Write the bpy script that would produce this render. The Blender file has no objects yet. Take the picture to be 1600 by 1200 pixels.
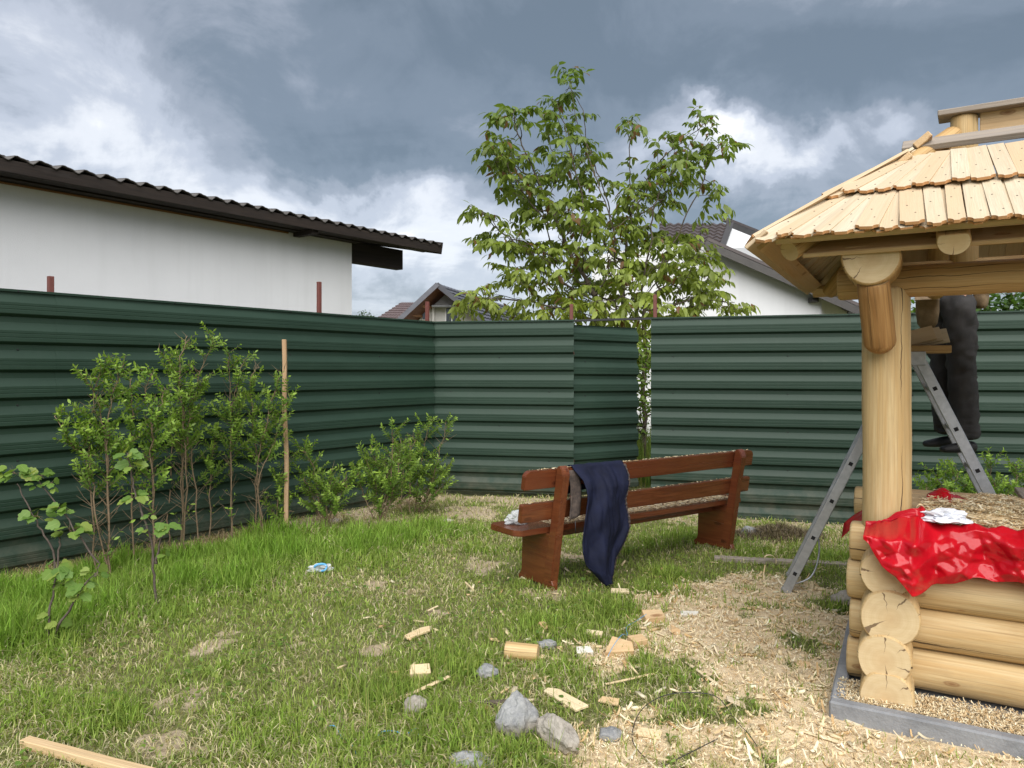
import bpy, bmesh, math, random
import numpy as np
from mathutils import Vector, Matrix, noise as mnoise

R = math.radians
rng = np.random.default_rng(11)
random.seed(5)
scene = bpy.context.scene
col = scene.collection

# ------------------------------------------------------------------ camera
F, CX, HY, CH = 1180.0, 800.0, 578.0, 1.55      # focal length, centre and horizon in photo pixels; eye height
cam_d = bpy.data.cameras.new('camera')
cam_d.sensor_width = 36.0
cam_d.lens = 36.0 * F / 1600.0
cam_d.shift_y = -22.0 / 1600.0
cam_d.clip_start = 0.05
cam_d.clip_end = 4000
cam = bpy.data.objects.new('camera', cam_d)
cam.location = (0, 0, CH)
cam.rotation_euler = (R(90), 0, 0)
col.objects.link(cam)
scene.camera = cam

# ------------------------------------------------------------------ exposure
EXPOSURE = 2.05
scene.view_settings.view_transform = 'Standard'
scene.view_settings.look = 'None'
scene.view_settings.exposure = EXPOSURE
scene.view_settings.gamma = 1.0
scene.view_settings.use_curve_mapping = False
try:
    scene.cycles.use_denoising = True
    scene.cycles.max_bounces = 5
    scene.cycles.transparent_max_bounces = 12
except Exception:
    pass

# ------------------------------------------------------------------ sky and sun
TO_SUN = Vector((0.05, -0.68, 0.73)).normalized()
world = bpy.data.worlds.new('World')
scene.world = world
world.use_nodes = True
try:
    world.cycles.sampling_method = 'MANUAL'; world.cycles.sample_map_resolution = 256
except Exception:
    pass

def build_sky():
    nt = world.node_tree
    N, Lk = nt.nodes, nt.links
    N.clear()
    out = N.new('ShaderNodeOutputWorld')
    bg = N.new('ShaderNodeBackground'); bg.inputs['Strength'].default_value = 0.1
    Lk.new(bg.outputs[0], out.inputs[0])
    sky = N.new('ShaderNodeTexSky'); sky.sky_type = 'NISHITA'; sky.sun_disc = False
    sky.sun_elevation = math.asin(TO_SUN.z)
    sky.sun_rotation = math.atan2(TO_SUN.x, TO_SUN.y)
    tc = N.new('ShaderNodeTexCoord')
    d = tc.outputs['Generated']
    def math_(op, a, b=None, c=None, clamp=False):
        n = N.new('ShaderNodeMath'); n.operation = op; n.use_clamp = clamp
        for i, v in enumerate((a, b, c)):
            if v is None: continue
            if isinstance(v, (int, float)): n.inputs[i].default_value = v
            else: Lk.new(v, n.inputs[i])
        return n.outputs[0]
    def vm(op, a, b=None):
        n = N.new('ShaderNodeVectorMath'); n.operation = op
        for i, v in enumerate((a, b)):
            if v is None: continue
            if isinstance(v, (tuple, list)): n.inputs[i].default_value = v
            else: Lk.new(v, n.inputs[i])
        return n.outputs['Value'] if op in ('DOT_PRODUCT', 'LENGTH') else n.outputs['Vector']
    sep = N.new('ShaderNodeSeparateXYZ'); Lk.new(d, sep.inputs[0])
    # a cloud deck: project the direction on a flat layer so that the clouds flatten towards the horizon
    zz = math_('MAXIMUM', math_('ADD', sep.outputs[2], 0.16), 0.05)
    comb = N.new('ShaderNodeCombineXYZ')
    Lk.new(math_('DIVIDE', sep.outputs[0], zz), comb.inputs[0])
    Lk.new(math_('DIVIDE', sep.outputs[1], zz), comb.inputs[1])
    def noise(vec, scale, detail, rough, dist=0.0, loc=(0, 0, 0)):
        m = N.new('ShaderNodeMapping'); m.inputs['Location'].default_value = loc
        Lk.new(vec, m.inputs[0])
        n = N.new('ShaderNodeTexNoise'); n.inputs['Scale'].default_value = scale
        n.inputs['Detail'].default_value = detail; n.inputs['Roughness'].default_value = rough
        n.inputs['Distortion'].default_value = dist
        Lk.new(m.outputs[0], n.inputs['Vector'])
        return n
    n1 = noise(comb.outputs[0], 1.7, 8, 0.58, 0.5, (3.1, 0.4, 0.0)).outputs[0]
    n2 = noise(d, 5.5, 9, 0.62, 0.8, (0.7, 1.9, 0.3)).outputs[0]
    wv = noise(d, 3.2, 5, 0.6, 0.0, (4.0, 2.0, 7.0)).outputs[1]
    wv2 = noise(d, 11.0, 5, 0.65, 0.0, (1.0, 5.0, 2.0)).outputs[1]
    warp = vm('ADD', d, vm('MULTIPLY', vm('SUBTRACT', wv, (0.5, 0.5, 0.5)), (0.30, 0.0, 0.22)))
    warp = vm('ADD', warp, vm('MULTIPLY', vm('SUBTRACT', wv2, (0.5, 0.5, 0.5)), (0.10, 0.0, 0.09)))
    def lobe(px, py, rx, ry, amp):
        v = Vector(((px - CX) / F, 1.0, (HY - py) / F)); ln = v.length; v.normalize()
        s = vm('SUBTRACT', warp, tuple(v))
        s = vm('MULTIPLY', s, (F / rx * ln, 0.9, F / ry * ln))
        q = vm('DOT_PRODUCT', s, s)
        e = math_('EXPONENT', math_('MULTIPLY', q, -1.0))
        return math_('MULTIPLY', e, amp)
    lobes = [(110, 100, 330, 150, 0.27), (90, 235, 240, 50, 0.27), (300, 330, 150, 40, 0.14),
             (560, 100, 260, 120, -0.26), (880, 90, 260, 110, -0.20), (1380, 110, 300, 110, -0.20),
             (480, 250, 240, 60, -0.10), (650, 265, 160, 45, -0.20), (720, 400, 220, 60, 0.33), (540, 345, 190, 34, 0.25),
             (1170, 190, 60, 45, 0.75), (1060, 235, 120, 50, 0.32), (1270, 250, 150, 45, 0.34),
             (1180, 330, 130, 40, -0.12), (1350, 230, 60, 40, 0.1)]
    tot = None
    for l in lobes:
        v = lobe(*l)
        tot = v if tot is None else math_('ADD', tot, v)
    elev = math_('SUBTRACT', 1.0, math_('MULTIPLY', sep.outputs[2], 5.5), clamp=True)   # paler towards the horizon
    t = math_('MULTIPLY', math_('SUBTRACT', n1, 0.5), 0.85)
    t = math_('ADD', t, math_('MULTIPLY', math_('SUBTRACT', n2, 0.5), 0.72))
    t = math_('ADD', t, math_('MULTIPLY', elev, 0.33))
    t = math_('ADD', t, tot)
    t = math_('ADD', t, 0.34)
    ramp = N.new('ShaderNodeValToRGB')
    Lk.new(t, ramp.inputs[0])
    cr = ramp.color_ramp
    cr.interpolation = 'EASE'
    stops = [(0.00, (0.134, 0.170, 0.207)), (0.22, (0.178, 0.217, 0.262)), (0.42, (0.298, 0.332, 0.388)),
             (0.60, (0.47, 0.505, 0.575)), (0.80, (0.72, 0.74, 0.78)), (1.00, (0.97, 0.97, 0.98))]
    while len(cr.elements) < len(stops): cr.elements.new(0.5)
    for e, (p, c) in zip(cr.elements, stops):
        e.position = p; e.color = (*c, 1)
    k = 10.0 / 2 ** EXPOSURE * 1.18
    mul = N.new('ShaderNodeVectorMath'); mul.operation = 'SCALE'; mul.inputs['Scale'].default_value = k
    Lk.new(ramp.outputs[0], mul.inputs[0])
    mix = N.new('ShaderNodeMix'); mix.data_type = 'RGBA'; mix.inputs[0].default_value = 0.94
    Lk.new(sky.outputs[0], mix.inputs[6]); Lk.new(mul.outputs[0], mix.inputs[7])
    Lk.new(mix.outputs[2], bg.inputs[0])
build_sky()

sun_d = bpy.data.lights.new('sun', 'SUN')
sun_d.energy = 1.5
sun_d.angle = R(75)
sun_d.color = (1.0, 0.972, 0.93)
sun = bpy.data.objects.new('sun', sun_d)
sun.rotation_euler = TO_SUN.to_track_quat('Z', 'Y').to_euler()
sun.location = (-6, -9, 15)
col.objects.link(sun)

# ------------------------------------------------------------------ helpers: places
def at(px, py, Y):
    """the point that stands Y metres in front of the camera on the ray of a photo pixel"""
    return Vector(((px - CX) / F * Y, Y, CH - (py - HY) / F * Y))
def gp(px, py, z=0.0):
    Y = (CH - z) * F / (py - HY)
    return Vector(((px - CX) / F * Y, Y, z))

_perm = np.random.default_rng(3).random((256, 256))
def vnoise(x, y, s=1.0, seed=0):
    x = np.asarray(x, float) * s + seed * 17.31 + 1000; y = np.asarray(y, float) * s + seed * 9.77 + 1000
    xi = np.floor(x).astype(int); yi = np.floor(y).astype(int)
    fx = x - xi; fy = y - yi
    fx = fx * fx * (3 - 2 * fx); fy = fy * fy * (3 - 2 * fy)
    g = lambda a, b: _perm[a % 256, b % 256]
    return (g(xi, yi) * (1 - fx) + g(xi + 1, yi) * fx) * (1 - fy) + (g(xi, yi + 1) * (1 - fx) + g(xi + 1, yi + 1) * fx) * fy
def fbm(x, y, s=1.0, seed=0, o=4):
    a, t, w = 0, 0, 1
    for i in range(o):
        a = a + w * vnoise(x, y, s * 2 ** i, seed + i * 3); t += w; w *= 0.5
    return a / t
def sstep(a, b, x):
    t = np.clip((np.asarray(x, float) - a) / (b - a), 0, 1)
    return t * t * (3 - 2 * t)
def ground_z(x, y):
    x = np.asarray(x, float); y = np.asarray(y, float)
    near = 1 - sstep(12, 20, np.hypot(x, y))
    return (fbm(x, y, 0.9, 1, 3) - 0.5) * 0.05 * near + (fbm(x, y, 5, 7, 2) - 0.5) * 0.018 * near - 0.12 * sstep(6.6, 8.2, y) * sstep(1.2, 3.0, x)
def GZ(x, y): return float(ground_z(x, y))

# ------------------------------------------------------------------ helpers: objects
def mesh(name, verts, faces, mats=None, fm=None, smooth=False, colors=None):
    me = bpy.data.meshes.new(name)
    me.from_pydata([tuple(v) for v in verts], [], [tuple(f) for f in faces])
    for m in (mats or []): me.materials.append(m)
    if fm is not None: me.polygons.foreach_set('material_index', list(fm))
    if smooth: me.polygons.foreach_set('use_smooth', [True] * len(me.polygons))
    if colors is not None: set_col(me, colors)
    me.update()
    return me
def set_col(me, colors):
    a = me.color_attributes.new('tint', 'FLOAT_COLOR', 'POINT')
    c = np.ones((len(me.vertices), 4), np.float32); c[:, :3] = colors
    a.data.foreach_set('color', c.ravel())
def np_mesh(name, V, faces_by_n, mats, colors=None, smooth=False):
    """fast mesh from numpy: faces_by_n = list of (m, n) index arrays"""
    me = bpy.data.meshes.new(name)
    V = np.asarray(V, np.float32)
    me.vertices.add(len(V)); me.vertices.foreach_set('co', V.ravel())
    loops = np.concatenate([f.ravel() for f in faces_by_n]).astype(np.int32)
    sizes = np.concatenate([np.full(len(f), f.shape[1]) for f in faces_by_n])
    starts = np.concatenate([[0], np.cumsum(sizes)[:-1]]).astype(np.int32)
    me.loops.add(len(loops)); me.loops.foreach_set('vertex_index', loops)
    me.polygons.add(len(sizes)); me.polygons.foreach_set('loop_start', starts)
    try: me.polygons.foreach_set('loop_total', sizes.astype(np.int32))
    except Exception: pass
    if smooth: me.polygons.foreach_set('use_smooth', np.ones(len(sizes), bool))
    for m in mats: me.materials.append(m)
    me.update(calc_edges=True)
    if colors is not None: set_col(me, colors)
    return me
def obj(name, me, parent=None, M=None):
    o = bpy.data.objects.new(name, me)
    col.objects.link(o)
    if M is None: M = Matrix.Identity(4)
    if parent is not None:
        o.parent = parent
        pm = parent.matrix_basis.copy()
        if parent.parent is not None: pm = parent.parent.matrix_basis @ pm
        M = pm.inverted() @ M
    o.matrix_basis = M
    return o
def tag(o, label, cat, group=None):
    o['label'] = label; o['category'] = cat
    if group: o['group'] = group
    return o
def thing(name, label, cat, loc=(0, 0, 0), group=None):
    o = bpy.data.objects.new(name, None); col.objects.link(o)
    o.empty_display_size = 0.1
    o.matrix_basis = Matrix.Translation(Vector(loc))
    return tag(o, label, cat, group)
def struct(o): o['kind'] = 'structure'; return o
def stuff(o): o['kind'] = 'stuff'; return o
def frame(origin, x, up=(0, 0, 1)):
    """matrix whose local X runs along x and local Z as near up as possible"""
    x = Vector(x).normalized(); up = Vector(up)
    y = up.cross(x)
    if y.length < 1e-5: y = Vector((0, 1, 0)).cross(x)
    y.normalize(); z = x.cross(y)
    m = Matrix((x, y, z)).transposed().to_4x4(); m.translation = Vector(origin)
    return m
def bm_box(sx, sy, sz, bev=0.004, seg=1, origin='c'):
    bm = bmesh.new()
    bmesh.ops.create_cube(bm, size=1.0)
    bmesh.ops.scale(bm, vec=(sx, sy, sz), verts=bm.verts)
    if origin == 'x0': bmesh.ops.translate(bm, vec=(sx / 2, 0, 0), verts=bm.verts)
    if bev > 0: bmesh.ops.bevel(bm, geom=bm.edges[:], offset=min(bev, 0.45 * min(sx, sy, sz)), segments=seg, affect='EDGES', profile=0.6)
    return bm
def bm_mesh(name, bm, mats, smooth=False):
    me = bpy.data.meshes.new(name); bm.to_mesh(me); bm.free()
    for m in mats: me.materials.append(m)
    if smooth: me.polygons.foreach_set('use_smooth', [True] * len(me.polygons))
    return me
def box(name, M, sx, sy, sz, mats, parent=None, bev=0.004, origin='c', seg=1, warp=0.0):
    bm = bm_box(sx, sy, sz, bev, seg, origin)
    if warp:
        bmesh.ops.subdivide_edges(bm, edges=[e for e in bm.edges if e.calc_length() > 0.5 * sx], cuts=8, use_grid_fill=True)
        ph = random.random() * 50
        for v in bm.verts:
            v.co.y += (mnoise.noise(Vector((v.co.x * 1.7 + ph, 0, 0)))) * warp
            v.co.z += (mnoise.noise(Vector((v.co.x * 1.7 + ph, 9, 0)))) * warp
            v.co += mnoise.noise_vector(v.co * 6 + Vector((ph, 0, 0))) * warp * 0.25
    return obj(name, bm_mesh(name, bm, mats if isinstance(mats, (list, tuple)) else [mats]), parent, M)
def beam(name, p, q, sy, sz, mats, parent=None, bev=0.004, up=(0, 0, 1), warp=0.0):
    p = Vector(p); q = Vector(q)
    return box(name, frame((p + q) / 2, q - p, up), (q - p).length, sy, sz, mats, parent, bev, warp=warp)
def prism(name, pts, th, M, mats, parent=None, bev=0.0, seg=1):
    """polygon in local XY, extruded by th in local Z (centred)"""
    bm = bmesh.new()
    vs = [bm.verts.new((x, y, -th / 2)) for x, y in pts]
    f = bm.faces.new(vs)
    r = bmesh.ops.extrude_face_region(bm, geom=[f])
    bmesh.ops.translate(bm, vec=(0, 0, th), verts=[v for v in r['geom'] if isinstance(v, bmesh.types.BMVert)])
    bmesh.ops.recalc_face_normals(bm, faces=bm.faces)
    if bev: bmesh.ops.bevel(bm, geom=bm.edges[:], offset=bev, segments=seg, affect='EDGES')
    return obj(name, bm_mesh(name, bm, mats if isinstance(mats, (list, tuple)) else [mats]), parent, M)
def tube_data(path, radii, n=8, cap=True, ph=0.0, lump=0.0):
    P = [Vector(p) for p in path]; V = []; Fc = []
    if isinstance(radii, (int, float)): radii = [radii] * len(P)
    up = Vector((0.13, 0.31, 0.94))
    for i, p in enumerate(P):
        t = (P[min(i + 1, len(P) - 1)] - P[max(i - 1, 0)])
        if t.length < 1e-9: t = Vector((0, 0, 1))
        t.normalize()
        a = t.cross(up)
        if a.length < 1e-3: a = t.cross(Vector((1, 0, 0)))
        a.normalize(); b = a.cross(t); up = b
        for k in range(n):
            an = 2 * math.pi * k / n
            rr = radii[i] * (1 + (lump * mnoise.noise(Vector((i * 0.9 + ph, math.cos(an) * 1.3, math.sin(an) * 1.3))) if lump else 0))
            V.append(p + (a * math.cos(an) + b * math.sin(an)) * rr)
    for i in range(len(P) - 1):
        for k in range(n):
            k2 = (k + 1) % n
            Fc.append((i * n + k, i * n + k2, (i + 1) * n + k2, (i + 1) * n + k))
    if cap:
        Fc.append(tuple(range(n - 1, -1, -1))); Fc.append(tuple((len(P) - 1) * n + k for k in range(n)))
    return V, Fc
def join(parts):
    V, Fc = [], []
    for v, f in parts:
        b = len(V); V += list(v); Fc += [tuple(i + b for i in q) for q in f]
    return V, Fc
def tube(name, path, radii, mats, parent=None, n=8, smooth=True, lump=0.0, ph=0.0):
    V, Fc = tube_data(path, radii, n, True, ph, lump)
    return obj(name, mesh(name, V, Fc, mats if isinstance(mats, (list, tuple)) else [mats], smooth=smooth), parent)
def smooth_path(pts, n=6):
    P = [Vector(p) for p in pts]; out = []
    for i in range(len(P) - 1):
        p0, p1, p2, p3 = P[max(i - 1, 0)], P[i], P[i + 1], P[min(i + 2, len(P) - 1)]
        for k in range(n):
            t = k / n
            out.append(0.5 * ((2 * p1) + (p2 - p0) * t + (2 * p0 - 5 * p1 + 4 * p2 - p3) * t * t + (3 * p1 - p0 - 3 * p2 + p3) * t ** 3))
    out.append(P[-1]); return out

# ------------------------------------------------------------------ materials
class NT:
    def __init__(s, name):
        s.m = bpy.data.materials.new(name); s.m.use_nodes = True
        s.t = s.m.node_tree; s.n = s.t.nodes; s.l = s.t.links
        s.p = s.n['Principled BSDF']; s.out = s.n['Material Output']
        s.tc = s.n.new('ShaderNodeTexCoord')
    def link(s, a, b): s.l.new(a, b)
    def math(s, op, a, b=None, c=None, clamp=False):
        n = s.n.new('ShaderNodeMath'); n.operation = op; n.use_clamp = clamp
        for i, v in enumerate((a, b, c)):
            if v is None: continue
            if isinstance(v, (int, float)): n.inputs[i].default_value = v
            else: s.link(v, n.inputs[i])
        return n.outputs[0]
    def map(s, vec, scale=(1, 1, 1), loc=(0, 0, 0), rot=(0, 0, 0)):
        n = s.n.new('ShaderNodeMapping'); s.link(vec, n.inputs[0])
        n.inputs['Scale'].default_value = scale; n.inputs['Location'].default_value = loc; n.inputs['Rotation'].default_value = rot
        return n.outputs[0]
    def noise(s, vec, scale, detail=4, rough=0.55, dist=0.0, color=False):
        n = s.n.new('ShaderNodeTexNoise'); s.link(vec, n.inputs['Vector'])
        n.inputs['Scale'].default_value = scale; n.inputs['Detail'].default_value = detail
        n.inputs['Roughness'].default_value = rough; n.inputs['Distortion'].default_value = dist
        return n.outputs[1 if color else 0]
    def voro(s, vec, scale, feature='F1', rnd=1.0):
        n = s.n.new('ShaderNodeTexVoronoi'); n.feature = feature; s.link(vec, n.inputs['Vector'])
        n.inputs['Scale'].default_value = scale; n.inputs['Randomness'].default_value = rnd
        return n
    def ramp(s, fac, stops, interp='LINEAR'):
        n = s.n.new('ShaderNodeValToRGB'); s.link(fac, n.inputs[0]); cr = n.color_ramp; cr.interpolation = interp
        while len(cr.elements) < len(stops): cr.elements.new(0.5)
        for e, (p, c) in zip(cr.elements, stops):
            e.position = p; e.color = (*c, 1) if not isinstance(c, (int, float)) else (c, c, c, 1)
        return n.outputs[0]
    def mix(s, fac, a, b, mode='MIX'):
        n = s.n.new('ShaderNodeMix'); n.data_type = 'RGBA'; n.blend_type = mode
        if isinstance(fac, (int, float)): n.inputs[0].default_value = fac
        else: s.link(fac, n.inputs[0])
        for i, v in ((6, a), (7, b)):
            if isinstance(v, (tuple, list)): n.inputs[i].default_value = (*v, 1)
            else: s.link(v, n.inputs[i])
        return n.outputs[2]
    def attr(s, name='tint'):
        n = s.n.new('ShaderNodeAttribute'); n.attribute_name = name; return n.outputs['Color']
    def rand(s):
        return s.n.new('ShaderNodeObjectInfo').outputs['Random']
    def objvec(s):
        """object coordinates, shifted differently for every object"""
        n = s.n.new('ShaderNodeVectorMath'); n.operation = 'MULTIPLY_ADD'
        c = s.n.new('ShaderNodeCombineXYZ')
        r = s.rand()
        for i in range(3): s.link(r, c.inputs[i])
        s.link(c.outputs[0], n.inputs[0]); n.inputs[1].default_value = (37.0, 91.0, 53.0)
        s.link(s.tc.outputs['Object'], n.inputs[2])
        return n.outputs[0]
    def sep(s, vec):
        n = s.n.new('ShaderNodeSeparateXYZ'); s.link(vec, n.inputs[0]); return n.outputs
    def bump(s, h, strength=0.3, dist=0.01):
        n = s.n.new('ShaderNodeBump'); s.link(h, n.inputs['Height'])
        n.inputs['Strength'].default_value = strength; n.inputs['Distance'].default_value = dist
        s.link(n.outputs[0], s.p.inputs['Normal']); return n.outputs[0]
    def set(s, base=None, rough=None, metal=None, spec=None, **kw):
        for k, v in (('Base Color', base), ('Roughness', rough), ('Metallic', metal), ('Specular IOR Level', spec)):
            if v is None: continue
            if isinstance(v, (int, float)): s.p.inputs[k].default_value = v
            elif isinstance(v, (tuple, list)): s.p.inputs[k].default_value = (*v, 1)
            else: s.link(v, s.p.inputs[k])
        for k, v in kw.items(): s.p.inputs[k.replace('_', ' ')].default_value = v
        return s.m
    def translucent(s, color, fac):
        tr = s.n.new('ShaderNodeBsdfTranslucent')
        if isinstance(color, (tuple, list)): tr.inputs[0].default_value = (*color, 1)
        else: s.link(color, tr.inputs[0])
        mx = s.n.new('ShaderNodeMixShader'); mx.inputs[0].default_value = fac
        s.link(s.p.outputs[0], mx.inputs[1]); s.link(tr.outputs[0], mx.inputs[2]); s.link(mx.outputs[0], s.out.inputs[0])

MT = {}
def wood(name, light, dark, rough=0.6, knots=True, check=False, grain=1.0, tintvar=0.25, warm=None, knot_c=(0.22, 0.10, 0.04), spec=0.3, contrast=1.0):
    m = NT(name); v = m.objvec()
    g = m.noise(m.map(v, (1.0, 26 * grain, 26 * grain)), 1.6, 6, 0.65, 1.4)
    g2 = m.noise(m.map(v, (0.55, 7, 7)), 1.5, 4, 0.6, 0.8)
    fine = m.noise(m.map(v, (5, 190, 190)), 1.0, 3, 0.6)
    streak = m.noise(m.map(v, (0.8, 60 * grain, 60 * grain)), 1.0, 3, 0.5, 0.4)
    blot = m.noise(m.map(v, (2.2, 5, 5)), 2.0, 5, 0.65)
    c = m.mix(m.ramp(g, [(0.32, 0.0), (0.66, min(1.0, 0.9 * contrast))]), light, dark)
    c = m.mix(m.ramp(g2, [(0.42, 0.0), (0.74, 0.8 * contrast)]), c, warm or dark)
    dd = tuple(x * 0.55 for x in dark)
    c = m.mix(m.ramp(streak, [(0.56, 0.0), (0.72, 0.55 * contrast)]), c, dd)
    c = m.mix(m.ramp(fine, [(0.42, 0.0), (0.75, 0.40)]), c, dd)
    c = m.mix(m.ramp(blot, [(0.56, 0.0), (0.80, 0.35)]), c, tuple(x * 0.6 + 0.03 for x in dark))
    r = m.rand()
    c = m.mix(m.math('MULTIPLY', m.math('FRACT', m.math('MULTIPLY', r, 7.31)), tintvar), c, warm or dark)
    if knots:
        kd = m.voro(m.map(v, (3.4, 8.5, 8.5)), 1.0).outputs['Distance']
        kd = m.math('ADD', kd, m.math('MULTIPLY', m.math('SUBTRACT', blot, 0.5), 0.06))
        k = m.ramp(kd, [(0.075, 1.0), (0.10, 0.55), (0.125, 0.75), (0.15, 0.0)])
        c = m.mix(m.math('MULTIPLY', k, 0.8), c, knot_c)
    if check:
        o = m.sep(m.tc.outputs['Object'])
        ang = m.math('ARCTAN2', o[2], o[1])
        nz = m.noise(m.map(v, (2.0, 0, 0)), 1.0, 4, 0.7)
        for kk, (off, wd) in enumerate(((0.0, 0.020), (2.1, 0.012), (4.0, 0.010), (5.2, 0.008))):
            a = m.math('ADD', ang, m.math('MULTIPLY', nz, 0.6))
            a = m.math('ADD', a, m.math('MULTIPLY', m.math('FRACT', m.math('MULTIPLY', r, 13.7 + 5 * kk)), 6.28))
            a = m.math('ABSOLUTE', m.math('SINE', m.math('MULTIPLY', m.math('ADD', a, off), 0.5)))
            gn = m.noise(m.map(v, (1.1, 0, 0), (kk * 3.3, 0, 0)), 1.3, 2)
            wdt = m.math('MULTIPLY', m.ramp(gn, [(0.42, 0.0), (0.60, 1.0)]), wd)
            line = m.math('LESS_THAN', a, wdt)
            c = m.mix(m.math('MULTIPLY', line, 0.88), c, (0.04, 0.022, 0.012))
    m.bump(m.math('ADD', g, m.math('MULTIPLY', fine, 0.6)), 0.4, 0.005)
    rg = m.ramp(g2, [(0.3, max(0.05, rough - 0.08)), (0.7, min(1.0, rough + 0.12))])
    MT[name] = m.set(c, rg, spec=spec)
    return MT[name]

wood('pine', (0.62, 0.495, 0.285), (0.50, 0.345, 0.165), 0.62, True, True, warm=(0.45, 0.285, 0.115), contrast=1.2)
wood('pine_beam', (0.58, 0.415, 0.21), (0.44, 0.275, 0.115), 0.55, True, True, warm=(0.41, 0.245, 0.09), contrast=1.2)
wood('pine_brace', (0.47, 0.275, 0.105), (0.27, 0.135, 0.045), 0.65, True, True, warm=(0.28, 0.125, 0.035), knot_c=(0.10, 0.045, 0.02))
wood('board', (0.64, 0.50, 0.31), (0.53, 0.375, 0.205), 0.65, True, False, warm=(0.50, 0.315, 0.155), tintvar=0.45)
wood('shingle', (0.575, 0.51, 0.39), (0.51, 0.43, 0.305), 0.75, False, False, grain=0.55, tintvar=0.8, warm=(0.50, 0.36, 0.215), contrast=0.7)
wood('fresh_cut', (0.70, 0.61, 0.42), (0.62, 0.50, 0.30), 0.75, False, False, tintvar=0.5, warm=(0.56, 0.40, 0.22), contrast=0.8)
wood('grey_wood', (0.36, 0.315, 0.27), (0.22, 0.19, 0.165), 0.8, True, False, warm=(0.30, 0.24, 0.18), knot_c=(0.12, 0.09, 0.07))
wood('stake_wood', (0.50, 0.36, 0.23), (0.36, 0.24, 0.14), 0.75, True, False, warm=(0.33, 0.2, 0.1))
wood('varnish', (0.20, 0.066, 0.024), (0.095, 0.027, 0.011), 0.20, True, False, grain=0.5, tintvar=0.6, warm=(0.11, 0.026, 0.011), knot_c=(0.04, 0.011, 0.006), spec=0.6)
wood('dark_timber', (0.035, 0.024, 0.018), (0.016, 0.012, 0.010), 0.8, False, False)
wood('soffit_wood', (0.30, 0.16, 0.075), (0.19, 0.095, 0.045), 0.7, False, False)
wood('brown_soffit', (0.17, 0.068, 0.03), (0.11, 0.042, 0.02), 0.7, False, False)

def end_grain():
    m = NT('end_grain'); v = m.tc.outputs['Object']; o = m.sep(v)
    nz = m.noise(v, 9.0, 3, 0.5)
    rad = m.math('SQRT', m.math('ADD', m.math('MULTIPLY', o[1], o[1]), m.math('MULTIPLY', o[2], o[2])))
    rr = m.math('ADD', rad, m.math('MULTIPLY', m.math('SUBTRACT', nz, 0.5), 0.018))
    w = m.math('SINE', m.math('MULTIPLY', rr, 620.0))
    w2 = m.math('SINE', m.math('MULTIPLY', rr, 190.0))
    saw_ = m.noise(m.map(v, (1, 6, 240)), 1.0, 3, 0.6)
    rings = m.math('ADD', m.math('MULTIPLY', w, 0.035), m.math('MULTIPLY', w2, 0.075))
    rings = m.math('ADD', rings, m.math('MULTIPLY', m.math('SUBTRACT', saw_, 0.5), 0.7))
    rings = m.math('ADD', rings, 0.45)
    c = m.mix(m.ramp(rings, [(0.1, 0.0), (0.9, 1.0)]), (0.60, 0.475, 0.285), (0.47, 0.335, 0.17))
    c = m.mix(m.ramp(m.math('DIVIDE', rad, 0.06), [(0.3, 0.35), (1.0, 0.0)]), c, (0.46, 0.29, 0.13))
    c = m.mix(m.ramp(m.noise(v, 14, 3), [(0.45, 0.0), (0.8, 0.45)]), c, (0.42, 0.29, 0.15))
    ang = m.math('ARCTAN2', o[2], o[1])
    r = m.rand()
    for kk, (rin, wd) in enumerate(((0.010, 0.055), (0.045, 0.036), (0.06, 0.030), (0.02, 0.020))):
        a = m.math('ADD', ang, m.math('MULTIPLY', m.math('SUBTRACT', m.noise(m.map(v, (1, 1, 1), (kk * 5.1, 0, 0)), 22, 2), 0.5), 0.5))
        a = m.math('ADD', a, m.math('MULTIPLY', m.math('FRACT', m.math('MULTIPLY', r, 9.1 + 4.7 * kk)), 6.28))
        s_ = m.math('ABSOLUTE', m.math('SINE', m.math('MULTIPLY', a, 0.5)))
        wdt = m.math('MULTIPLY', m.math('SUBTRACT', rad, rin), wd / 0.09)
        line = m.math('LESS_THAN', m.math('MULTIPLY', s_, 1.0), wdt)
        c = m.mix(m.math('MULTIPLY', line, 0.85), c, (0.10, 0.055, 0.025))
    m.bump(rings, 0.15, 0.003)
    MT['end_grain'] = m.set(c, 0.75)
end_grain()

def paint_steel():
    m = NT('fence_green'); g = m.tc.outputs['Object']
    n = m.noise(m.map(g, (0.6, 1, 3)), 2.0, 5, 0.6)
    c = m.mix(m.ramp(n, [(0.3, 0.0), (0.75, 1.0)]), (0.0145, 0.033, 0.021), (0.020, 0.042, 0.028))
    dust = m.noise(m.map(g, (1, 1, 0.25)), 14.0, 5, 0.7)
    c = m.mix(m.ramp(dust, [(0.58, 0.0), (0.90, 0.14)]), c, (0.08, 0.09, 0.078))
    z = m.sep(g)[2]
    mud = m.math('MULTIPLY', m.ramp(z, [(0.05, 1.0), (0.45, 0.0)]), m.ramp(m.noise(g, 5.0, 5, 0.7), [(0.40, 0.0), (0.75, 0.6)]))
    c = m.mix(mud, c, (0.13, 0.115, 0.085))
    m.bump(m.noise(m.map(g, (1.2, 1, 2)), 1.6, 2), 0.12, 0.03)
    MT['fence_green'] = m.set(c, m.ramp(n, [(0.2, 0.46), (0.8, 0.60)]), spec=0.28)
paint_steel()
def simple(name, c1, c2, scale, rough, metal=0.0, spec=0.5, bump=0.0, bscale=None, **kw):
    m = NT(name); v = m.objvec()
    n = m.noise(v, scale, 5, 0.6)
    if bump: m.bump(m.noise(v, bscale or scale * 3, 4, 0.6), bump, 0.01)
    MT[name] = m.set(m.mix(m.ramp(n, [(0.3, 0.0), (0.7, 1.0)]), c1, c2), rough, metal, spec, **kw)
    return MT[name]
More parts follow.
